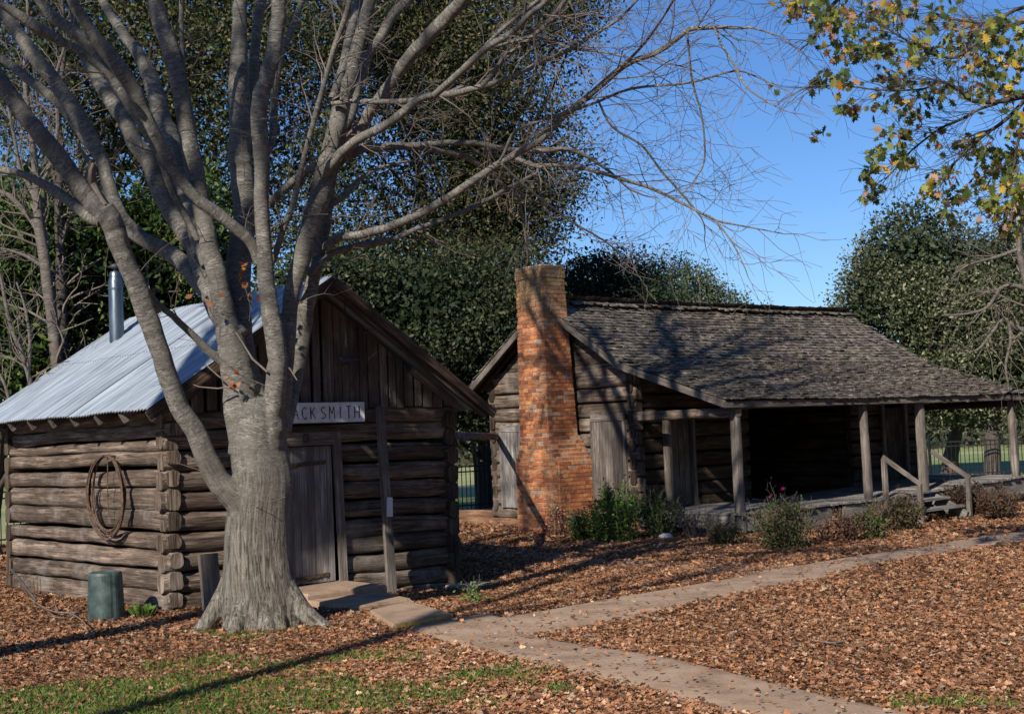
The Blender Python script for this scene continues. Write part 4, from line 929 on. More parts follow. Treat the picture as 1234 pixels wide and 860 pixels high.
# the last few dry leaves caught in the crotch
OAK=[(0,0),(.10,.05),(.16,.22),(.40,.20),(.22,.36),(.52,.52),(.24,.55),(.36,.80),(.13,.76),(0,1.02),(-.13,.76),(-.36,.80),(-.24,.55),(-.52,.52),(-.22,.36),(-.40,.20),(-.16,.22),(-.10,.05)]
def oakleaves(name,C,size,cols,m,parent,curl=.35,hang=True):
    """lobed leaves: each is a fan of its outline, bent along the midrib"""
    n=len(C); O=np.array(OAK); k=len(O)
    X=rng.normal(0,1,(n,3)); 
    D=rng.normal(0,1,(n,3)); 
    if hang: D[:,2]-=.7
    D/=np.linalg.norm(D,axis=1)[:,None]; X-=D*(X*D).sum(1)[:,None]; X/=np.linalg.norm(X,axis=1)[:,None]; N=np.cross(X,D)
    s=size*rng.uniform(.6,1.15,n); cu=rng.uniform(-curl,curl,n)
    x=O[:,0][None,:,None]; y=O[:,1][None,:,None]
    V=C[:,None,:]+s[:,None,None]*(X[:,None,:]*x+D[:,None,:]*y+N[:,None,:]*(cu[:,None,None]*(y**2+np.abs(x)*1.2)))
    # split in two halves down the midrib so the blade folds
    half1=[0,1,2,3,4,5,6,7,8,9]; half2=[9,10,11,12,13,14,15,16,17,0]
    Vs=np.concatenate([V[:,half1,:],V[:,half2,:]],axis=1).reshape(-1,3)
    return fastmesh(name,Vs,10,np.repeat(cols,2,axis=0),m,parent)
spots=[(290,320),(286,330),(292,325),(298,345),(250,362),(234,352),(262,352),(303,355),(306,300),(195,365),(186,352),(192,372),(310,352),(278,462),(284,468),(272,455),(283,447)]
C=np.array([at(x+rng.normal(0,3),y+rng.normal(0,3),TK-.35) for x,y in spots for _ in range(2)])
oakleaves('dry_leaves',C,.07,np.tile([.30,.12,.05],(len(C),1))*rng.uniform(.6,1.3,(len(C),1)),M_dry,tree)
# ------------------------------------------------------------------ foliage clouds
def vnoise(P,f,seed=0):
    r=np.random.default_rng(seed); A=r.normal(0,1,(6,3))*f; ph=r.uniform(0,6.3,6); return np.sin(P@A.T+ph).sum(1)/6
def palette(n,cols,w=None,var=.25):
    cols=np.array(cols); i=rng.choice(len(cols),n,p=w); return np.clip(cols[i]*rng.uniform(1-var,1+var,(n,1)),0,1)
def leafquads(C,size,asp=.5,up=.2):
    n=len(C); D=rng.normal(0,1,(n,3)); D[:,2]+=up; D/=np.linalg.norm(D,axis=1)[:,None]; X=rng.normal(0,1,(n,3)); X-=D*(X*D).sum(1)[:,None]; X/=np.linalg.norm(X,axis=1)[:,None]
    s=size*rng.uniform(.6,1.3,(n,1)); N=np.cross(X,D)
    P=np.stack([C,C+D*s*.5+X*s*asp*.5+N*s*.08,C+D*s,C+D*s*.5-X*s*asp*.5+N*s*.08],1); return P.reshape(-1,3)
def cloud(blobs,nclump,per,cr,gap=-9,freq=1.2,seed=1,shell=.55):
    """clump centres through the blobs' volume, thinned by noise so gaps open; then leaves round each clump"""
    out=[]; tot=sum(b[3]*b[4]*b[5] for b in blobs)
    for (x,y,z,rx,ry,rz) in blobs:
        n=int(nclump*rx*ry*rz/tot)+1; d=rng.normal(0,1,(n,3)); d/=np.linalg.norm(d,axis=1)[:,None]; r=rng.uniform(shell,1.0,(n,1))**.6
        out.append(np.array([x,y,z])+d*r*np.array([rx,ry,rz]))
    K=np.concatenate(out); K=K[vnoise(K,freq,seed)>gap]
    C=np.repeat(K,per,axis=0)+rng.normal(0,cr,(len(K)*per,3)); return K,C
def pblob(x,y,k,rx,ry,rd): # blob from where it is seen and how far off it is: radii in photo px, depth radius m
    p=at(x,y,k); return (p[0],p[1],p[2],rx/FPX*k,rd,ry/FPX*k)
def bgtree(name,label,group,base,h,blobs,nclump,per,cr,size,cols,w=None,gap=-9,freq=1.2,asp=.5,tr=.18,mat_=None,bark=None,nb=26,seed=1,cat='tree',shell=.5,trunks=None,twigdens=0,core=0):
    t=thing(name,label,cat,(float(base[0]),float(base[1]),0),group)
    K,CC=cloud(blobs,nclump,per,cr,gap,freq,seed,shell); C=CC[CC[:,2]>.05]
    tn=np.repeat(rng.uniform(.55,1.55,len(K)),per)[:len(CC)]*(1+.3*vnoise(CC,.8,seed+50)); tn=tn[CC[:,2]>.05]
    fastmesh('crown',leafquads(C,size,asp),4,np.clip(palette(len(C),cols,w)*tn[:,None],0,1),mat_ or M_leaf,t)
    if core:
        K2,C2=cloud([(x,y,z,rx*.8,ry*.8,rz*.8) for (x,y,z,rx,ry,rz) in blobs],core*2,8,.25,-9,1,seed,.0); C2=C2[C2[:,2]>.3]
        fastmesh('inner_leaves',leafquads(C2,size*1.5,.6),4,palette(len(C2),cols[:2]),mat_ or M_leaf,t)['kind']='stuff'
    mb=MB(); b=np.array([base[0],base[1],-.1])
    for q,(dx,dy,lean) in enumerate(trunks or [(0,0,0)]):
        p0=b+np.array([dx,dy,0]); top=p0+np.array([lean,rng.normal(0,.3),h]); mid=(p0+top)/2+rng.normal(0,.15,3); P=catmull([p0,p0*.7+mid*.3+rng.normal(0,.05,3),mid,top],5)
        R=np.linspace(tr,tr*.45,len(P)); R[0]*=1.5; R[1]*=1.2; tube(mb,P,R,12,.25)
        sel=K[rng.choice(len(K),min(nb,len(K)),replace=False)]
        for kx in sel:
            i=int(rng.integers(len(P)//2,len(P))); m=(P[i]+kx)/2+rng.normal(0,.25,3); B=catmull([P[i],m,kx],5); tube(mb,B,np.linspace(tr*.35,.012,len(B)),6,.1,False)
            if twigdens:
                for _ in range(twigdens):
                    j=int(rng.integers(3,len(B))); T=B[j]-B[j-1]; T/=np.linalg.norm(T); a=rng.normal(0,1,3); D=T+a*.6; grow(mb,B[j],D/np.linalg.norm(D),rng.uniform(.5,1.2),.010,1,0,None,1)
    mb.build('trunk',bark or M_darkbark,t); return t
GRN=[(.020,.042,.012),(.045,.08,.018),(.085,.12,.022),(.16,.19,.04)]
OLV=[(.025,.036,.015),(.05,.06,.022),(.10,.10,.04),(.15,.105,.055)]
GB='evergreens growing behind the buildings'
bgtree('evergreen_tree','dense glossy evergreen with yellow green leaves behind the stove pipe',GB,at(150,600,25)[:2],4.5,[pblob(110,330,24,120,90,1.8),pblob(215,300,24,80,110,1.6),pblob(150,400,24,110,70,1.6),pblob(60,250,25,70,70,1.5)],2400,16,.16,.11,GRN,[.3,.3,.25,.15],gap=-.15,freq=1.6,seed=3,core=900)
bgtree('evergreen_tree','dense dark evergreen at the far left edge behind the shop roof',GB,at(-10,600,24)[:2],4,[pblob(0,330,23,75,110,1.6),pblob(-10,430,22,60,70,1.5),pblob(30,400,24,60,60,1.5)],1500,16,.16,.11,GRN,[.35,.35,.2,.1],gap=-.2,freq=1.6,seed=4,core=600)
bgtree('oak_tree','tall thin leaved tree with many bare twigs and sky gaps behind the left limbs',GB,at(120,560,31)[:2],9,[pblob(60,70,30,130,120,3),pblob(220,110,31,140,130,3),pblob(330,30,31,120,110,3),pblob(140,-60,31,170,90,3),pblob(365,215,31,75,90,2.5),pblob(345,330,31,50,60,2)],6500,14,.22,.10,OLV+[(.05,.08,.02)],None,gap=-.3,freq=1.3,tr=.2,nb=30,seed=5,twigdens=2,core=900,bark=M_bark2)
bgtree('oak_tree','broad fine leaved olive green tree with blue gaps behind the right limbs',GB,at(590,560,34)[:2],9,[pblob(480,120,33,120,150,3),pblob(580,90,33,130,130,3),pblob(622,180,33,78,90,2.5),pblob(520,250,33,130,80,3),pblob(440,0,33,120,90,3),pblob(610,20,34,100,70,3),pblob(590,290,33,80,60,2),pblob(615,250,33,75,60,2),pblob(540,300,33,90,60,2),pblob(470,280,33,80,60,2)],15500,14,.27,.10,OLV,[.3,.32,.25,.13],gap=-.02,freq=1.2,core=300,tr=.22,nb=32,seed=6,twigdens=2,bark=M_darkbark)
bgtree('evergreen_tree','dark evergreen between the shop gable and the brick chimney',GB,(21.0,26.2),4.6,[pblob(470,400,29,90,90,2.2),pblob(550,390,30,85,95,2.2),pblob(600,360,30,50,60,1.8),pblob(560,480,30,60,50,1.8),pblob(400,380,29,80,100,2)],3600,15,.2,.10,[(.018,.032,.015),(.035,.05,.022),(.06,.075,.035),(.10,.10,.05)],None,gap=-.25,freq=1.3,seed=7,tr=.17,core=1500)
bgtree('evergreen_tree','dark bushy evergreen whose top rises just right of the chimney',GB,at(720,500,36)[:2],4.6,[pblob(715,360,36,42,55,1.8),pblob(690,400,36,50,60,1.8),pblob(760,372,36,42,50,1.8),pblob(720,330,36,18,24,1.),pblob(770,335,36,14,30,1),pblob(742,318,36,8,16,.6),pblob(702,318,36,6,14,.5),pblob(760,312,36,6,14,.5)],2600,14,.15,.09,[(.02,.036,.02),(.035,.053,.027),(.06,.08,.042)],None,gap=-.3,freq=1.5,seed=8,core=500)
bgtree('evergreen_tree','pale loose topped evergreen behind the middle of the shingle roof',GB,at(830,500,39)[:2],4.4,[pblob(815,365,38,34,45,1.6),pblob(850,372,38,24,28,1.4),pblob(800,330,38,14,26,.8),pblob(835,340,38,12,20,.8),pblob(870,372,38,12,14,.8),pblob(910,372,38,10,10,.6),pblob(782,322,38,7,16,.5),pblob(822,322,38,7,20,.5),pblob(845,345,38,6,14,.5),pblob(795,318,38,5,12,.4),pblob(862,352,38,5,10,.4)],1500,12,.14,.09,[(.05,.07,.035),(.09,.11,.06),(.13,.15,.09)],None,gap=-.1,freq=2.2,seed=9)
bgtree('live_oak','large rounded grey green tree with dark trunks beyond the right end of the porch',None,(35.9,22.6),4.6,[pblob(1110,370,41,72,75,3),pblob(1180,350,41,75,75,3),pblob(1230,420,40,80,80,3),pblob(1120,450,41,70,60,2.6),pblob(1200,460,40,70,50,2.6),pblob(1100,300,41,50,40,2),pblob(1250,330,41,60,60,2.5),pblob(1160,478,40,45,22,2),pblob(1085,262,41,12,18,1),pblob(1120,262,41,12,22,1),pblob(1150,275,41,14,18,1),pblob(1050,330,41,16,20,1),pblob(1040,370,41,14,24,1)],11000,17,.2,.12,[(.03,.045,.02),(.065,.08,.037),(.13,.14,.075),(.20,.20,.125)],[.22,.3,.28,.20],gap=-.12,freq=1.0,seed=10,core=2200,tr=.27,trunks=[(1.25,1.1,1.3),(-.3,-1.2,.9)],nb=12)
def far(name,label,px,py,k,rx,ry,n,cols,seed):
    p=at(px,500,k); return bgtree(name,label,'trees across the far lawn',p[:2],5,[pblob(px,py,k,rx,ry,3)],n,12,.3,.16,cols,None,gap=-.3,seed=seed,tr=.2,nb=8)
# far woods on the skyline: nobody could count it
K=[]
for i in range(900):
    a=radians(-25+i*160/900); r=rng.uniform(78,95); K.append((r*cos(a),r*sin(a),0))
K=np.array(K); C=np.repeat(K,60,axis=0)+rng.normal(0,1,(len(K)*60,3))*np.array([1.3,1.3,0]); C[:,2]=np.abs(rng.normal(0,1.5,len(C)))+.1; C[:,2]*=(1+.4*vnoise(C*np.array([1,1,0]),.25,3))
o=fastmesh('far_woods',leafquads(C,.55,.6),4,palette(len(C),[(.04,.055,.03),(.07,.08,.045),(.09,.08,.05)]),M_leaf); tag(o,'distant woods closing the horizon beyond the lawn',None,None,'stuff'); o['category']='woods'
# bare trees
def baretree(name,label,k,lims,tw_=1,group=None,base=None,m=None,lv=2,minr=.05,cat='tree'):
    b=base if base is not None else at(lims[0][0][0],lims[0][0][1],k); t=thing(name,label,cat,(float(b[0]),float(b[1]),0),group)
    tm=MB(); tt=MB()
    for q,pts in enumerate(lims):
        d=[p[3] if len(p)>3 else 0 for p in pts]; P=catmull([at(p[0],p[1],k+e) for p,e in zip(pts,d)],4); R=np.interp(np.arange(len(P))/4,np.arange(len(pts)),[p[2]/2/FPX*k for p in pts])
        if q==0 and base is None: P=np.vstack([np.array([P[0][0],P[0][1],-.1]),P]); R=np.concatenate([[R[0]*1.3],R])
        tube(tm,P,R,10,.12)
        for i in range(2,len(P)-1):
            for _ in range(tw_):
                if R[i]<minr*3 and rng.random()<.8:
                    T=P[i]-P[i-1]; T/=np.linalg.norm(T); a=rng.normal(0,1,3); a-=T*(a@T); a/=np.linalg.norm(a); an=rng.uniform(.5,1.1)
                    grow(tt,P[i],T*cos(an)+a*sin(an),rng.uniform(.5,1.3),max(R[i]*.3,.006),lv,.2)
    tm.build('trunk',m or M_bark2,t); tt.build('twigs',M_twig,t)['kind']='stuff'; return t
baretree('bare_tree','slender pale barked bare tree standing left of the stove pipe',21,[[(72,480,15),(66,410,14),(58,350,13),(52,300,13),(47,270,12),(45,240,10),(42,200,8),(36,150,7),(30,90,6),(34,30,4),(30,-40,3)],
 [(49,285,8,),(40,268,7),(25,250,7),(10,235,6),(-10,228,5)],[(45,245,7),(36,225,6),(25,205,5),(18,170,4),(8,120,3)],[(50,320,5),(30,308,4),(5,300,3),(-20,298,2)],[(45,230,6),(60,200,5),(70,150,5),(66,100,4),(80,50,3)]],1,lv=1)
baretree('bare_tree','dark barked bare trunk standing close behind the pale barked one at left',22,[[(77,480,13),(75,420,13),(74,350,12),(72,290,11),(71,240,10),(74,190,8),(70,130,6),(78,60,5),(75,0,3)],[(74,290,7),(82,270,6),(88,250,6),(94,215,4),(110,180,3)],[(71,240,5),(60,190,4),(48,140,3),(40,80,2)]],1,lv=1,m=M_darkbark)
baretree('bare_sapling','thin bare sapling low at the left edge behind the shop',19,[[(38,470,6),(34,450,6),(24,420,6),(12,390,5),(2,340,4),(-8,300,3)],[(34,450,5),(36,410,4),(30,370,3),(20,340,2)],[(15,500,4),(8,470,4),(0,450,3)]],1,lv=1)
baretree('bare_tree','small bare grey tree with crooked twigs at the right picture edge',27,[[(1262,560,16),(1256,470,14),(1244,400,10),(1238,345,10),(1228,300,8),(1232,250,5),(1225,200,3)],[(1244,400,8),(1225,395,6),(1210,385,5),(1196,400,4),(1180,420,3),(1165,425,2)],[(1240,350,7),(1222,344,5),(1205,348,5),(1190,370,4),(1165,378,3),(1135,380,2)],[(1215,385,4),(1218,410,4),(1212,440,3),(1216,470,2)],[(1228,300,5),(1200,310,4),(1170,318,3),(1150,330,2)]],1,lv=1)
# two bare trees off to the left whose limbs shade the yard
def offtree(label,x,y,h,r,seed,n=7,lean=(0,0)):
    t=thing('bare_tree',label,'tree',(x,y,0)); r_=random.Random(seed); mb=MB(); fk=np.array([x+lean[0]*.5,y+lean[1]*.5,h*.45]); P=catmull([(x,y,-.1),(x+lean[0]*.2,y+lean[1]*.2,h*.2),fk],5); tube(mb,P,np.linspace(r,r*.8,len(P)),14,.15)
    for i in range(n):
        a=2*pi*i/n+r_.uniform(-.3,.3); sp=r_.uniform(1.,3.6); top=fk+np.array([cos(a)*sp+lean[0]*.5,sin(a)*sp+lean[1]*.5,h*r_.uniform(.4,.6)]); m_=fk*.6+top*.4+np.array([cos(a)*.5,sin(a)*.5,-.1]); B=catmull([fk,m_,top],7); R=np.linspace(r*.5,.02,len(B)); tube(mb,B,R,8,.15)
        for j in range(4,len(B)):
            T=B[j]-B[j-1];T/=np.linalg.norm(T); d=T+rng.normal(0,.5,3); grow(mb,B[j],d/np.linalg.norm(d),r_.uniform(1.2,2.8),R[j]*.5+.010,1,0)
    mb.build('trunk',M_bark2,t); return t
offtree('tall bare tree standing left of the shop outside the picture',-4.0,8.6,20,.26,1,8)
offtree('slim tall bare tree standing left of the viewer outside the picture',-6.2,4.4,21,.14,2,6)
for i,(x,y,r) in enumerate(((3,-9,5.),(11,-8,5.5),(20,-9,6),(29,-7,5.5),(38,-5,6),(-5,-12,5))):  # unseen leafy row, added to cut sky light and deepen the shade
    bgtree('sky_block_tree',['added sky blocking tree behind the viewer, nearest the camera','added sky blocking tree behind the viewer, second of the row to the right','added sky blocking tree behind the viewer, third of the row to the right','added sky blocking tree behind the viewer, fourth of the row to the right','added sky blocking tree behind the viewer at the far right of the row','added sky blocking tree behind the viewer at the far left of the row'][i],None if 0 else 'added row of sky blocking trees behind the viewer',(x,y),9,[(x,y,8.5,r,r*.8,5.5),(x+1,y,4.5,r*.9,r*.7,3)],1500,9,.4,.34,GRN[:3],None,gap=-.4,seed=40+i,tr=.35,nb=8)
# ------------------------------------------------------------------ autumn oak reaching in from the right
OK_=13.5
ob=at(1540,100,OK_); oak=thing('autumn_oak','oak branches with lobed green, yellow and orange leaves reaching in at top right','tree',(float(ob[0]),float(ob[1]),0))
mb=MB(); b=np.array([ob[0],ob[1],-.1]); bt=np.array([b[0],b[1],6.]); tube(mb,catmull([b,(b+bt)/2+[.05,.1,0],bt,bt+[0,0,2.5]],5),np.linspace(.26,.12,16),14,.2); mb.build('trunk',M_darkbark,oak)
OL=[[(1560,60,22),(1400,90,16),(1300,105,10),(1230,117,7),(1201,123,5.5),(1171,121,5),(1158,109,4),(1140,100,3),(1126,96,2.5)],
[(1240,115,5),(1222,135,5),(1205,150,4.5),(1190,160,4),(1172,175,3.5),(1158,189,3),(1140,205,2)],
[(1201,125,4),(1180,132,3.5),(1158,144,3.5),(1133,155,3),(1110,172,2.5),(1098,182,2.2),(1082,200,2),(1068,215,1.5)],
[(1560,10,18),(1380,-10,12),(1290,0,8),(1230,10,5),(1210,20,4),(1190,27,3.5),(1158,25,3),(1120,15,2.5)],
[(1290,5,6),(1240,25,5),(1203,34,4),(1180,50,3),(1150,70,3),(1121,62,3),(1095,50,2.5),(1076,39,2.5),(1050,20,2)],
[(1130,98,3),(1114,107,2.5),(1085,109,2.3),(1053,108,2),(1010,103,1.6),(970,105,1.2)],
[(1380,-40,12),(1250,-60,9),(1150,-50,7),(1080,-35,6),(1030,-15,5),(1000,10,4),(985,40,3),(965,60,2)],
[(1080,-35,5),(1050,-40,5),(1000,-30,4),(960,-10,3),(940,10,2)],
[(1400,95,10),(1320,160,8),(1270,200,6),(1235,230,5),(1215,255,4),(1205,280,3)],
[(1235,130,4),(1225,180,3.5),(1218,220,3),(1200,240,2.5),(1190,262,2)]]
mb=MB()
for q,pts in enumerate(OL):
    dk=(q%4-1.5)*.5
    P=catmull([at(x,y,OK_+dk*min(1,max(0,(1300-x)/150))) for x,y,_ in pts],4); R=np.interp(np.arange(len(P))/4,np.arange(len(pts)),[p[2]/2/FPX*OK_ for p in pts]); tube(mb,P,R,8,.1)
    for i in range(3,len(P)):
        for _ in range(2):
            if R[i]<.03 and rng.random()<.75: T=P[i]-P[i-1];T/=np.linalg.norm(T); d=T+rng.normal(0,.6,3); grow(mb,P[i],d/np.linalg.norm(d),rng.uniform(.25,.6),.004,1,.4)
mb.build('branches',M_darkbark,oak)
CL=[(960,8,25,14,34),(1000,30,28,22,48),(1020,60,22,18,34),(1050,20,30,18,34),(1018,15,30,15,24),(1000,12,20,12,16),(1085,10,30,12,24),(1060,55,18,18,24),(1042,62,10,16,14),(1075,95,22,24,34),(1110,60,30,22,40),(1130,25,25,14,24),(1160,50,26,24,54),(1190,75,24,26,54),(1200,30,28,18,34),(1225,60,14,30,30),(1010,95,18,12,22),(985,98,10,10,10),(1025,132,10,9,16),(1055,125,8,8,6),(1085,118,14,14,16),(1100,140,16,14,18),(1125,110,22,16,28),(1150,105,14,12,14),(1060,185,12,22,22),(1050,215,12,18,26),(1085,165,14,14,20),(1085,190,12,12,16),(1045,240,5,6,5),(1100,195,8,8,6),(1165,175,14,12,14),(1120,225,14,14,20),(1140,210,14,10,12),(1180,180,18,16,24),(1185,215,18,16,24),(1205,195,14,14,20),(1220,190,12,18,26),(1222,235,14,26,60),(1195,245,14,14,20),(1150,240,10,10,10),(1212,275,12,16,24),(1142,255,9,9,12),(1160,225,10,10,8),(1185,110,14,14,18),(1215,110,14,16,18),(994,160,4,4,2),(935,105,3,5,2),(978,165,4,4,3),(1225,150,10,20,20),(1125,165,12,12,8)]
C=[];cc_=[]
pal=dict(g=(.10,.14,.035),o=(.22,.23,.05),y=(.50,.34,.05),r=(.45,.20,.05),b=(.34,.20,.13),d=(.06,.085,.03))
for (x,y,rx,ry,n) in CL:
    n=int(n*1.9)+1
    warm=.12+.25*(y>120)+.2*(x>1150); kk=OK_+rng.uniform(-.9,.9); th=rng.random(4)
    for _ in range(n):
        C.append(at(x+rng.normal(0,rx*.55),y+rng.normal(0,ry*.55),kk+rng.normal(0,.15))); u=rng.random()
        key='d' if u<.30-warm*.2 else 'g' if u<.52 else 'o' if u<.72 else 'b' if u<.84 else 'y' if u<.84+.10*(1+warm) else 'r'
        cc_.append(np.array(pal[key])*rng.uniform(.9,1.7))
oakleaves('leaves',np.array(C),.10,np.array(cc_),M_oakleaf,oak,.3)
# ------------------------------------------------------------------ shrubs by the house
def shrub(label,px,py,h,rx,n,cols,size,stems=9,group=None,w=None,flowers=0,fcol=(.5,.02,.2),dz=0,name='shrub',asp=.5,off=(0,0)):
    h*=1.08; n=int(n*1.6); size*=1.1
    b=gp(px,py); b=b+np.array([off[0],off[1],0]); t=thing(name,label,'shrub',(float(b[0]),float(b[1]),0),group); mb=MB(); C=[]
    for i in range(stems):
        a=random.random()*6.3; r=rx*sqrt(random.random()); top=b+np.array([cos(a)*r,sin(a)*r,h*random.uniform(.6,1.)*(1-.35*(r/rx)**2)]); p0=b+np.array([cos(a)*r*.35,sin(a)*r*.35,-.02]); P=catmull([p0,(p0+top)/2+rng.normal(0,.03,3),top],4); tube(mb,P,np.linspace(.010,.003,len(P)),5,0,False)
        for _ in range(n//stems):
            f=random.random()**.7; q=P[int(f*(len(P)-1))]+rng.normal(0,.055+.03*(1-f),3); C.append(q)
        for _ in range(3): d=rng.normal(0,1,3); d[2]=abs(d[2])+.5; grow(mb,P[random.randint(3,len(P)-1)],d/np.linalg.norm(d),.18,.003,1,0,None,.6)
    C=np.array(C); C[:,2]=np.maximum(C[:,2],.02); mb.build('stems',M_twig,t); fastmesh('foliage',leafquads(C,size,asp,.3),4,palette(len(C),cols,w,.35),M_leaf,t)
    for k in range(flowers):
        q=C[rng.integers(len(C))].copy(); q[2]=b[2]+h*random.uniform(.75,1.02); Q=np.array([q+rng.normal(0,.008,3) for _ in range(9)]); fastmesh('flower',leafquads(Q,.022,.8,.2),4,np.tile(fcol,(9,1)),M_dry,t)
    return t
gs='shrubs along the foot of the house'
G1=[(.04,.09,.015),(.07,.15,.025),(.13,.22,.04)]; BR=[(.09,.055,.035),(.16,.09,.06),(.05,.055,.025),(.24,.13,.09)]; MX=[(.05,.06,.02),(.09,.09,.03),(.13,.07,.045),(.17,.10,.06)]; GY=[(.16,.12,.105),(.10,.075,.06)]
shrub('tall leafy dark green shrub directly under the right shutter',745,652,.95,.42,2600,G1,.05,26,gs)
shrub('loose dark green shrub between the bright shrub and the porch end',795,648,.8,.40,1800,[(.02,.04,.012),(.04,.07,.02)],.05,22,gs)
shrub('low green shrub at the foot of the brick chimney, left of the tallest shrub',708,650,.55,.30,1300,G1[:2]+[(.03,.05,.015)],.05,16,gs)
shrub('small reddish leaved shrub against the chimney bricks',672,648,.55,.22,650,[(.30,.10,.06),(.38,.18,.11),(.05,.06,.02)],.04,12,gs)
shrub('dry greyish twiggy shrub at the left end of the porch skirting',838,648,.45,.42,650,GY,.03,26,gs)
shrub('small round green and tan shrub below the corner porch post',876,658,.40,.30,1100,MX+[(.09,.12,.025)],.04,16,gs)
shrub('large brown topped flowering bush with a few pink blooms in front of the porch',945,662,.78,.50,3600,[(.045,.075,.018),(.08,.075,.035),(.12,.07,.05),(.10,.12,.03)],.042,34,gs,None,4,(.55,.03,.22))
shrub('low dry orange brown bush left of the stair shrubs',1012,652,.38,.34,1300,[(.26,.13,.075),(.17,.09,.055),(.10,.06,.04)],.05,18,gs)
shrub('bushy mixed green and rust shrub below the left handrail',1082,640,.62,.48,3200,MX,.045,30,gs,None,1,(.4,.05,.1))
shrub('small green and rust shrub just right of the dry orange bush',1045,648,.42,.32,1400,[(.06,.10,.025),(.14,.08,.05),(.10,.11,.03)],.045,16,gs)
shrub('dark rusty shrub with red blooms under the porch right of the stair',1200,618,.55,.5,2200,[(.05,.05,.025),(.12,.06,.04),(.07,.035,.025)],.05,22,gs,None,3,(.5,.05,.09),off=(.3,.8))
shrub('dark brownish shrub at the right picture edge beside the porch end',1245,622,.5,.45,1600,[(.06,.045,.03),(.14,.07,.04)],.05,18,gs,off=(.3,.8))
shrub('small seedling with bright green leaves beside the plain shop corner slab',567,722,.12,.06,60,[(.10,.2,.03)],.04,4,None)
bt_=[]
def tuft(label,px,py,h,n,r,cols=((.09,.17,.03),(.16,.24,.06))):
    b=gp(px,py); V=[];c=[]
    for _ in range(n):
        a=random.random()*6.3; p=b+np.array([cos(a)*r*random.random(),sin(a)*r*random.random(),0]); d=np.array([cos(a),sin(a),0])*random.uniform(.1,.6)*h; s=np.array([-sin(a),cos(a),0])*.004; t_=h*random.uniform(.6,1)
        V+= [p-s,p+s,p+d*.45+s*.8+[0,0,t_*.7],p+d+[0,0,t_*.8]]; c.append(random.choice(cols))
    o=fastmesh('grass_tuft',np.array(V),4,np.array(c),M_grass); tag(o,label,'grass'); return o
tuft('tuft of long green grass blades between the can and the shop corner',172,742,.17,60,.12)
# fallen twigs by the can
br=thing('fallen_branch','pale dead twigs lying on the leaves left of the green can','branch',tuple(np.append(gp(75,735)[:2],0)))
mb=MB(); 
for pts in ([(38,722),(60,735),(85,738),(112,736),(145,732)],[(70,736),(66,724),(76,716)],[(85,738),(100,748),(108,760)],[(95,737),(80,744),(60,742)],[(85,738),(92,730),(104,724)]): tube(mb,catmull([gp(x,y,.03+.05*random.random()) for x,y in pts],4),np.linspace(.009,.004,len(catmull([gp(x,y) for x,y in pts],4))),5,.2,False)
mb.build('twigs',M_twig,br)
# ------------------------------------------------------------------ leaf litter and grass
def yard(n,rmin,rmax,amin=9,amax=90,pw=1.):
    r=np.sqrt(rng.uniform(rmin**2,rmax**2,n)); a=np.radians(rng.uniform(amin,amax,n)); return r*np.cos(a),r*np.sin(a)
def grassmask(X,Y):
    P=np.stack([X,Y,0*X],1); m=.5*vnoise(P,.9,11)+.3*vnoise(P,2.5,12)+.35*vnoise(P,5.5,13)*1.6-.66
    for (px,py,r,s) in ((150,850,1.0,1.0),(260,835,1.1,.95),(60,855,.9,.9),(350,850,1.0,.6),(220,800,.7,.45),(440,790,.55,.55),(520,795,.35,.5),(330,775,.6,.5),(600,815,.5,.7),(690,830,.45,.55),(480,830,.7,.35),(150,790,.6,.2),(1050,850,.4,.5),(1140,855,.4,.55),(1210,840,.35,.5),(920,818,.2,.5),(700,779,.15,.5),(190,735,.35,.7),(280,760,.6,.6),(20,640,.8,.6),(820,800,.12,.5)):
        g=gp(px,py); m+=s*np.exp(-((X-g[0])**2+(Y-g[1])**2)/(r*r))
    return m
def ok(X,Y): return ~((X>X0-.05)&(X<X1_+.1)&(Y>Y0-.05)&(Y<Y1_+.1))&~((X>HX0-.1)&(X<HX1)&(Y>PY+.2)&(Y<HY1))&~((X>7.95)&(X<9)&(Y>12.95)&(Y<13.9))
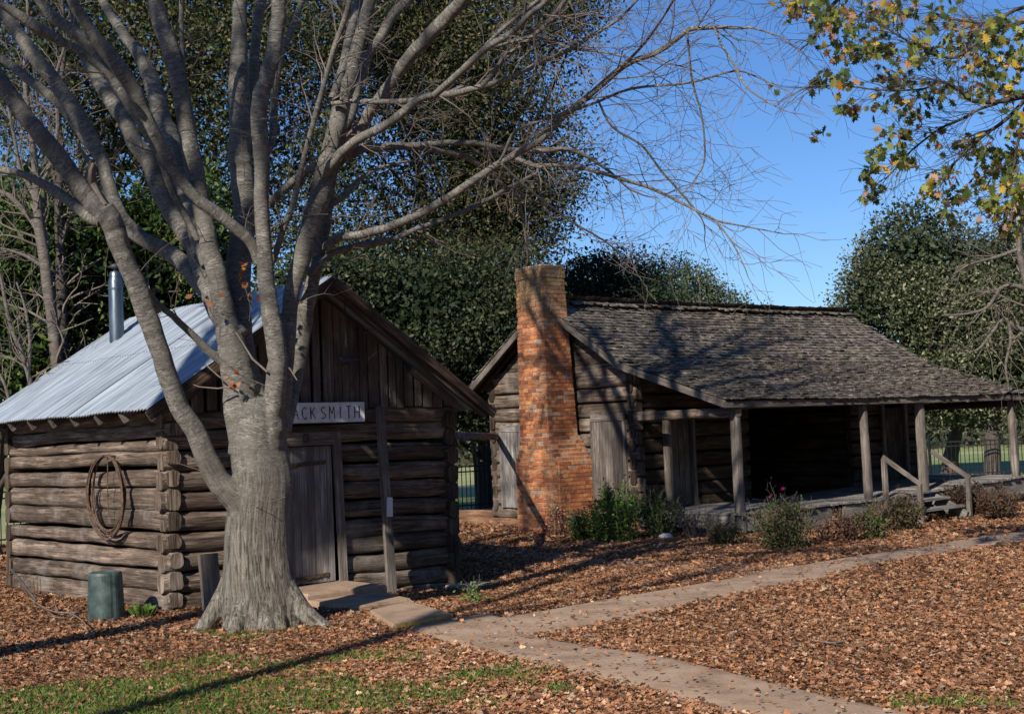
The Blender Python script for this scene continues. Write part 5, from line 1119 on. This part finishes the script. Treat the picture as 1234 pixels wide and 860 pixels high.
def litter(n,rmin,rmax,size,amin=9,amax=90):
    X,Y=yard(n,rmin,rmax,amin,amax); pm=np.zeros(n,bool)
    jx,jy=rng.normal(0,.055,n),rng.normal(0,.055,n)
    for p in POLY[:2]: pm|=inside(p,X+jx,Y+jy)
    pd=inside(POLY[2],X+jx,Y+jy)&(rng.random(n)<.55)
    pat=vnoise(np.stack([X,Y,0*X],1),.8,31)+.6*vnoise(np.stack([X,Y,0*X],1),2.4,32)
    sl=inside([(7.28,10.42),(7.76,11.5),(8.42,11.75),(8.05,10.55)],X,Y)|inside([(7.95,12.02),(7.90,12.90),(8.80,12.90),(8.62,12.0)],X,Y)
    gm=grassmask(X,Y); keep=ok(X,Y)&(~pm|(rng.random(n)<.025))&~pd&(rng.random(n)<np.clip(.95-.75*(pat-.25),.25,1))&(~sl|(rng.random(n)<.02))&((gm<.12)|(rng.random(n)<.38))&((X*.42+Y<31))
    X,Y=X[keep],Y[keep]; pm=pm[keep]; pat=pat[keep]; m=len(X); C=np.stack([X,Y,gz(X,Y)+rng.uniform(.0,.035,m)+pm*.03],1)
    D=rng.normal(0,1,(m,3)); D[:,2]*=.22; D/=np.linalg.norm(D,axis=1)[:,None]; W=rng.normal(0,1,(m,3)); W[:,2]*=.28; W-=D*(W*D).sum(1)[:,None]; W/=np.linalg.norm(W,axis=1)[:,None]; N=np.cross(D,W)
    s=size*rng.uniform(.4,1.5,(m,1)); cu=rng.uniform(.05,.4,(m,1))*np.sign(N[:,2:3])
    # lobed, folded leaf: two five cornered halves
    h1=[(0,0),(.28,.30),(.12,.42),(.40,.72),(0,1.)]; Vs=[]
    for sg in (1,-1):
        hh=h1 if sg>0 else h1[::-1]
        Vs.append(np.stack([C+s*(D*(y-.5)+W*x*sg*1.0+N*cu*(abs(x)*1.6+(y-.5)**2)) for x,y in hh],1))
    V=np.concatenate(Vs,1).reshape(-1,3); V[:,2]=np.maximum(V[:,2],gz(V[:,0],V[:,1])+.002)
    cols=palette(m,[(.38,.20,.11),(.30,.14,.07),(.21,.095,.047),(.12,.06,.032),(.50,.32,.195),(.40,.165,.06),(.26,.185,.13)],[.20,.25,.21,.14,.07,.05,.08],.25)*(1-.22*np.clip(pat,-1,1))[:,None]
    return V,np.repeat(cols,2,axis=0)
parts=[litter(270000,6.2,13,.037),litter(250000,13,21,.044,15,85),litter(110000,21,31,.068,15,85)]
o=fastmesh('fallen_leaves',np.concatenate([p[0] for p in parts]),5,np.concatenate([p[1] for p in parts]),M_dry); tag(o,'carpet of dry brown fallen leaves over the yard','leaves',None,'stuff')
def grass(n,rmin,rmax,thr,h):
    X,Y=yard(n,rmin,rmax,5,92); pm=np.zeros(n,bool)
    for p in POLY: pm|=inside(p,X,Y)
    k=(grassmask(X,Y)>thr+rng.normal(0,.12,n))&~pm&ok(X,Y); X,Y=X[k],Y[k]; m=len(X); b=np.stack([X,Y,gz(X,Y)],1); a=rng.uniform(0,6.3,m); w_=.0035
    S_=np.stack([np.cos(a),np.sin(a),0*a],1)*w_; hh=h*rng.uniform(.4,1.2,(m,1)); le=rng.normal(0,.4,(m,3))*hh; le[:,2]=0; up=np.array([0,0,1.])
    V=np.stack([b-S_,b+S_,b+le*.4+up*hh*.6+S_*.6,b+le+up*hh*.95],1).reshape(-1,3); return V,palette(m,[(.07,.14,.02),(.11,.19,.03),(.17,.25,.05),(.20,.20,.07)],None,.25)
parts=[grass(420000,6.0,13.5,.05,.05),grass(60000,13.5,20,.25,.06)]
o=fastmesh('grass',np.concatenate([p[0] for p in parts]),4,np.concatenate([p[1] for p in parts]),M_grass); tag(o,'patches of short green grass among the leaves','grass',None,'stuff')
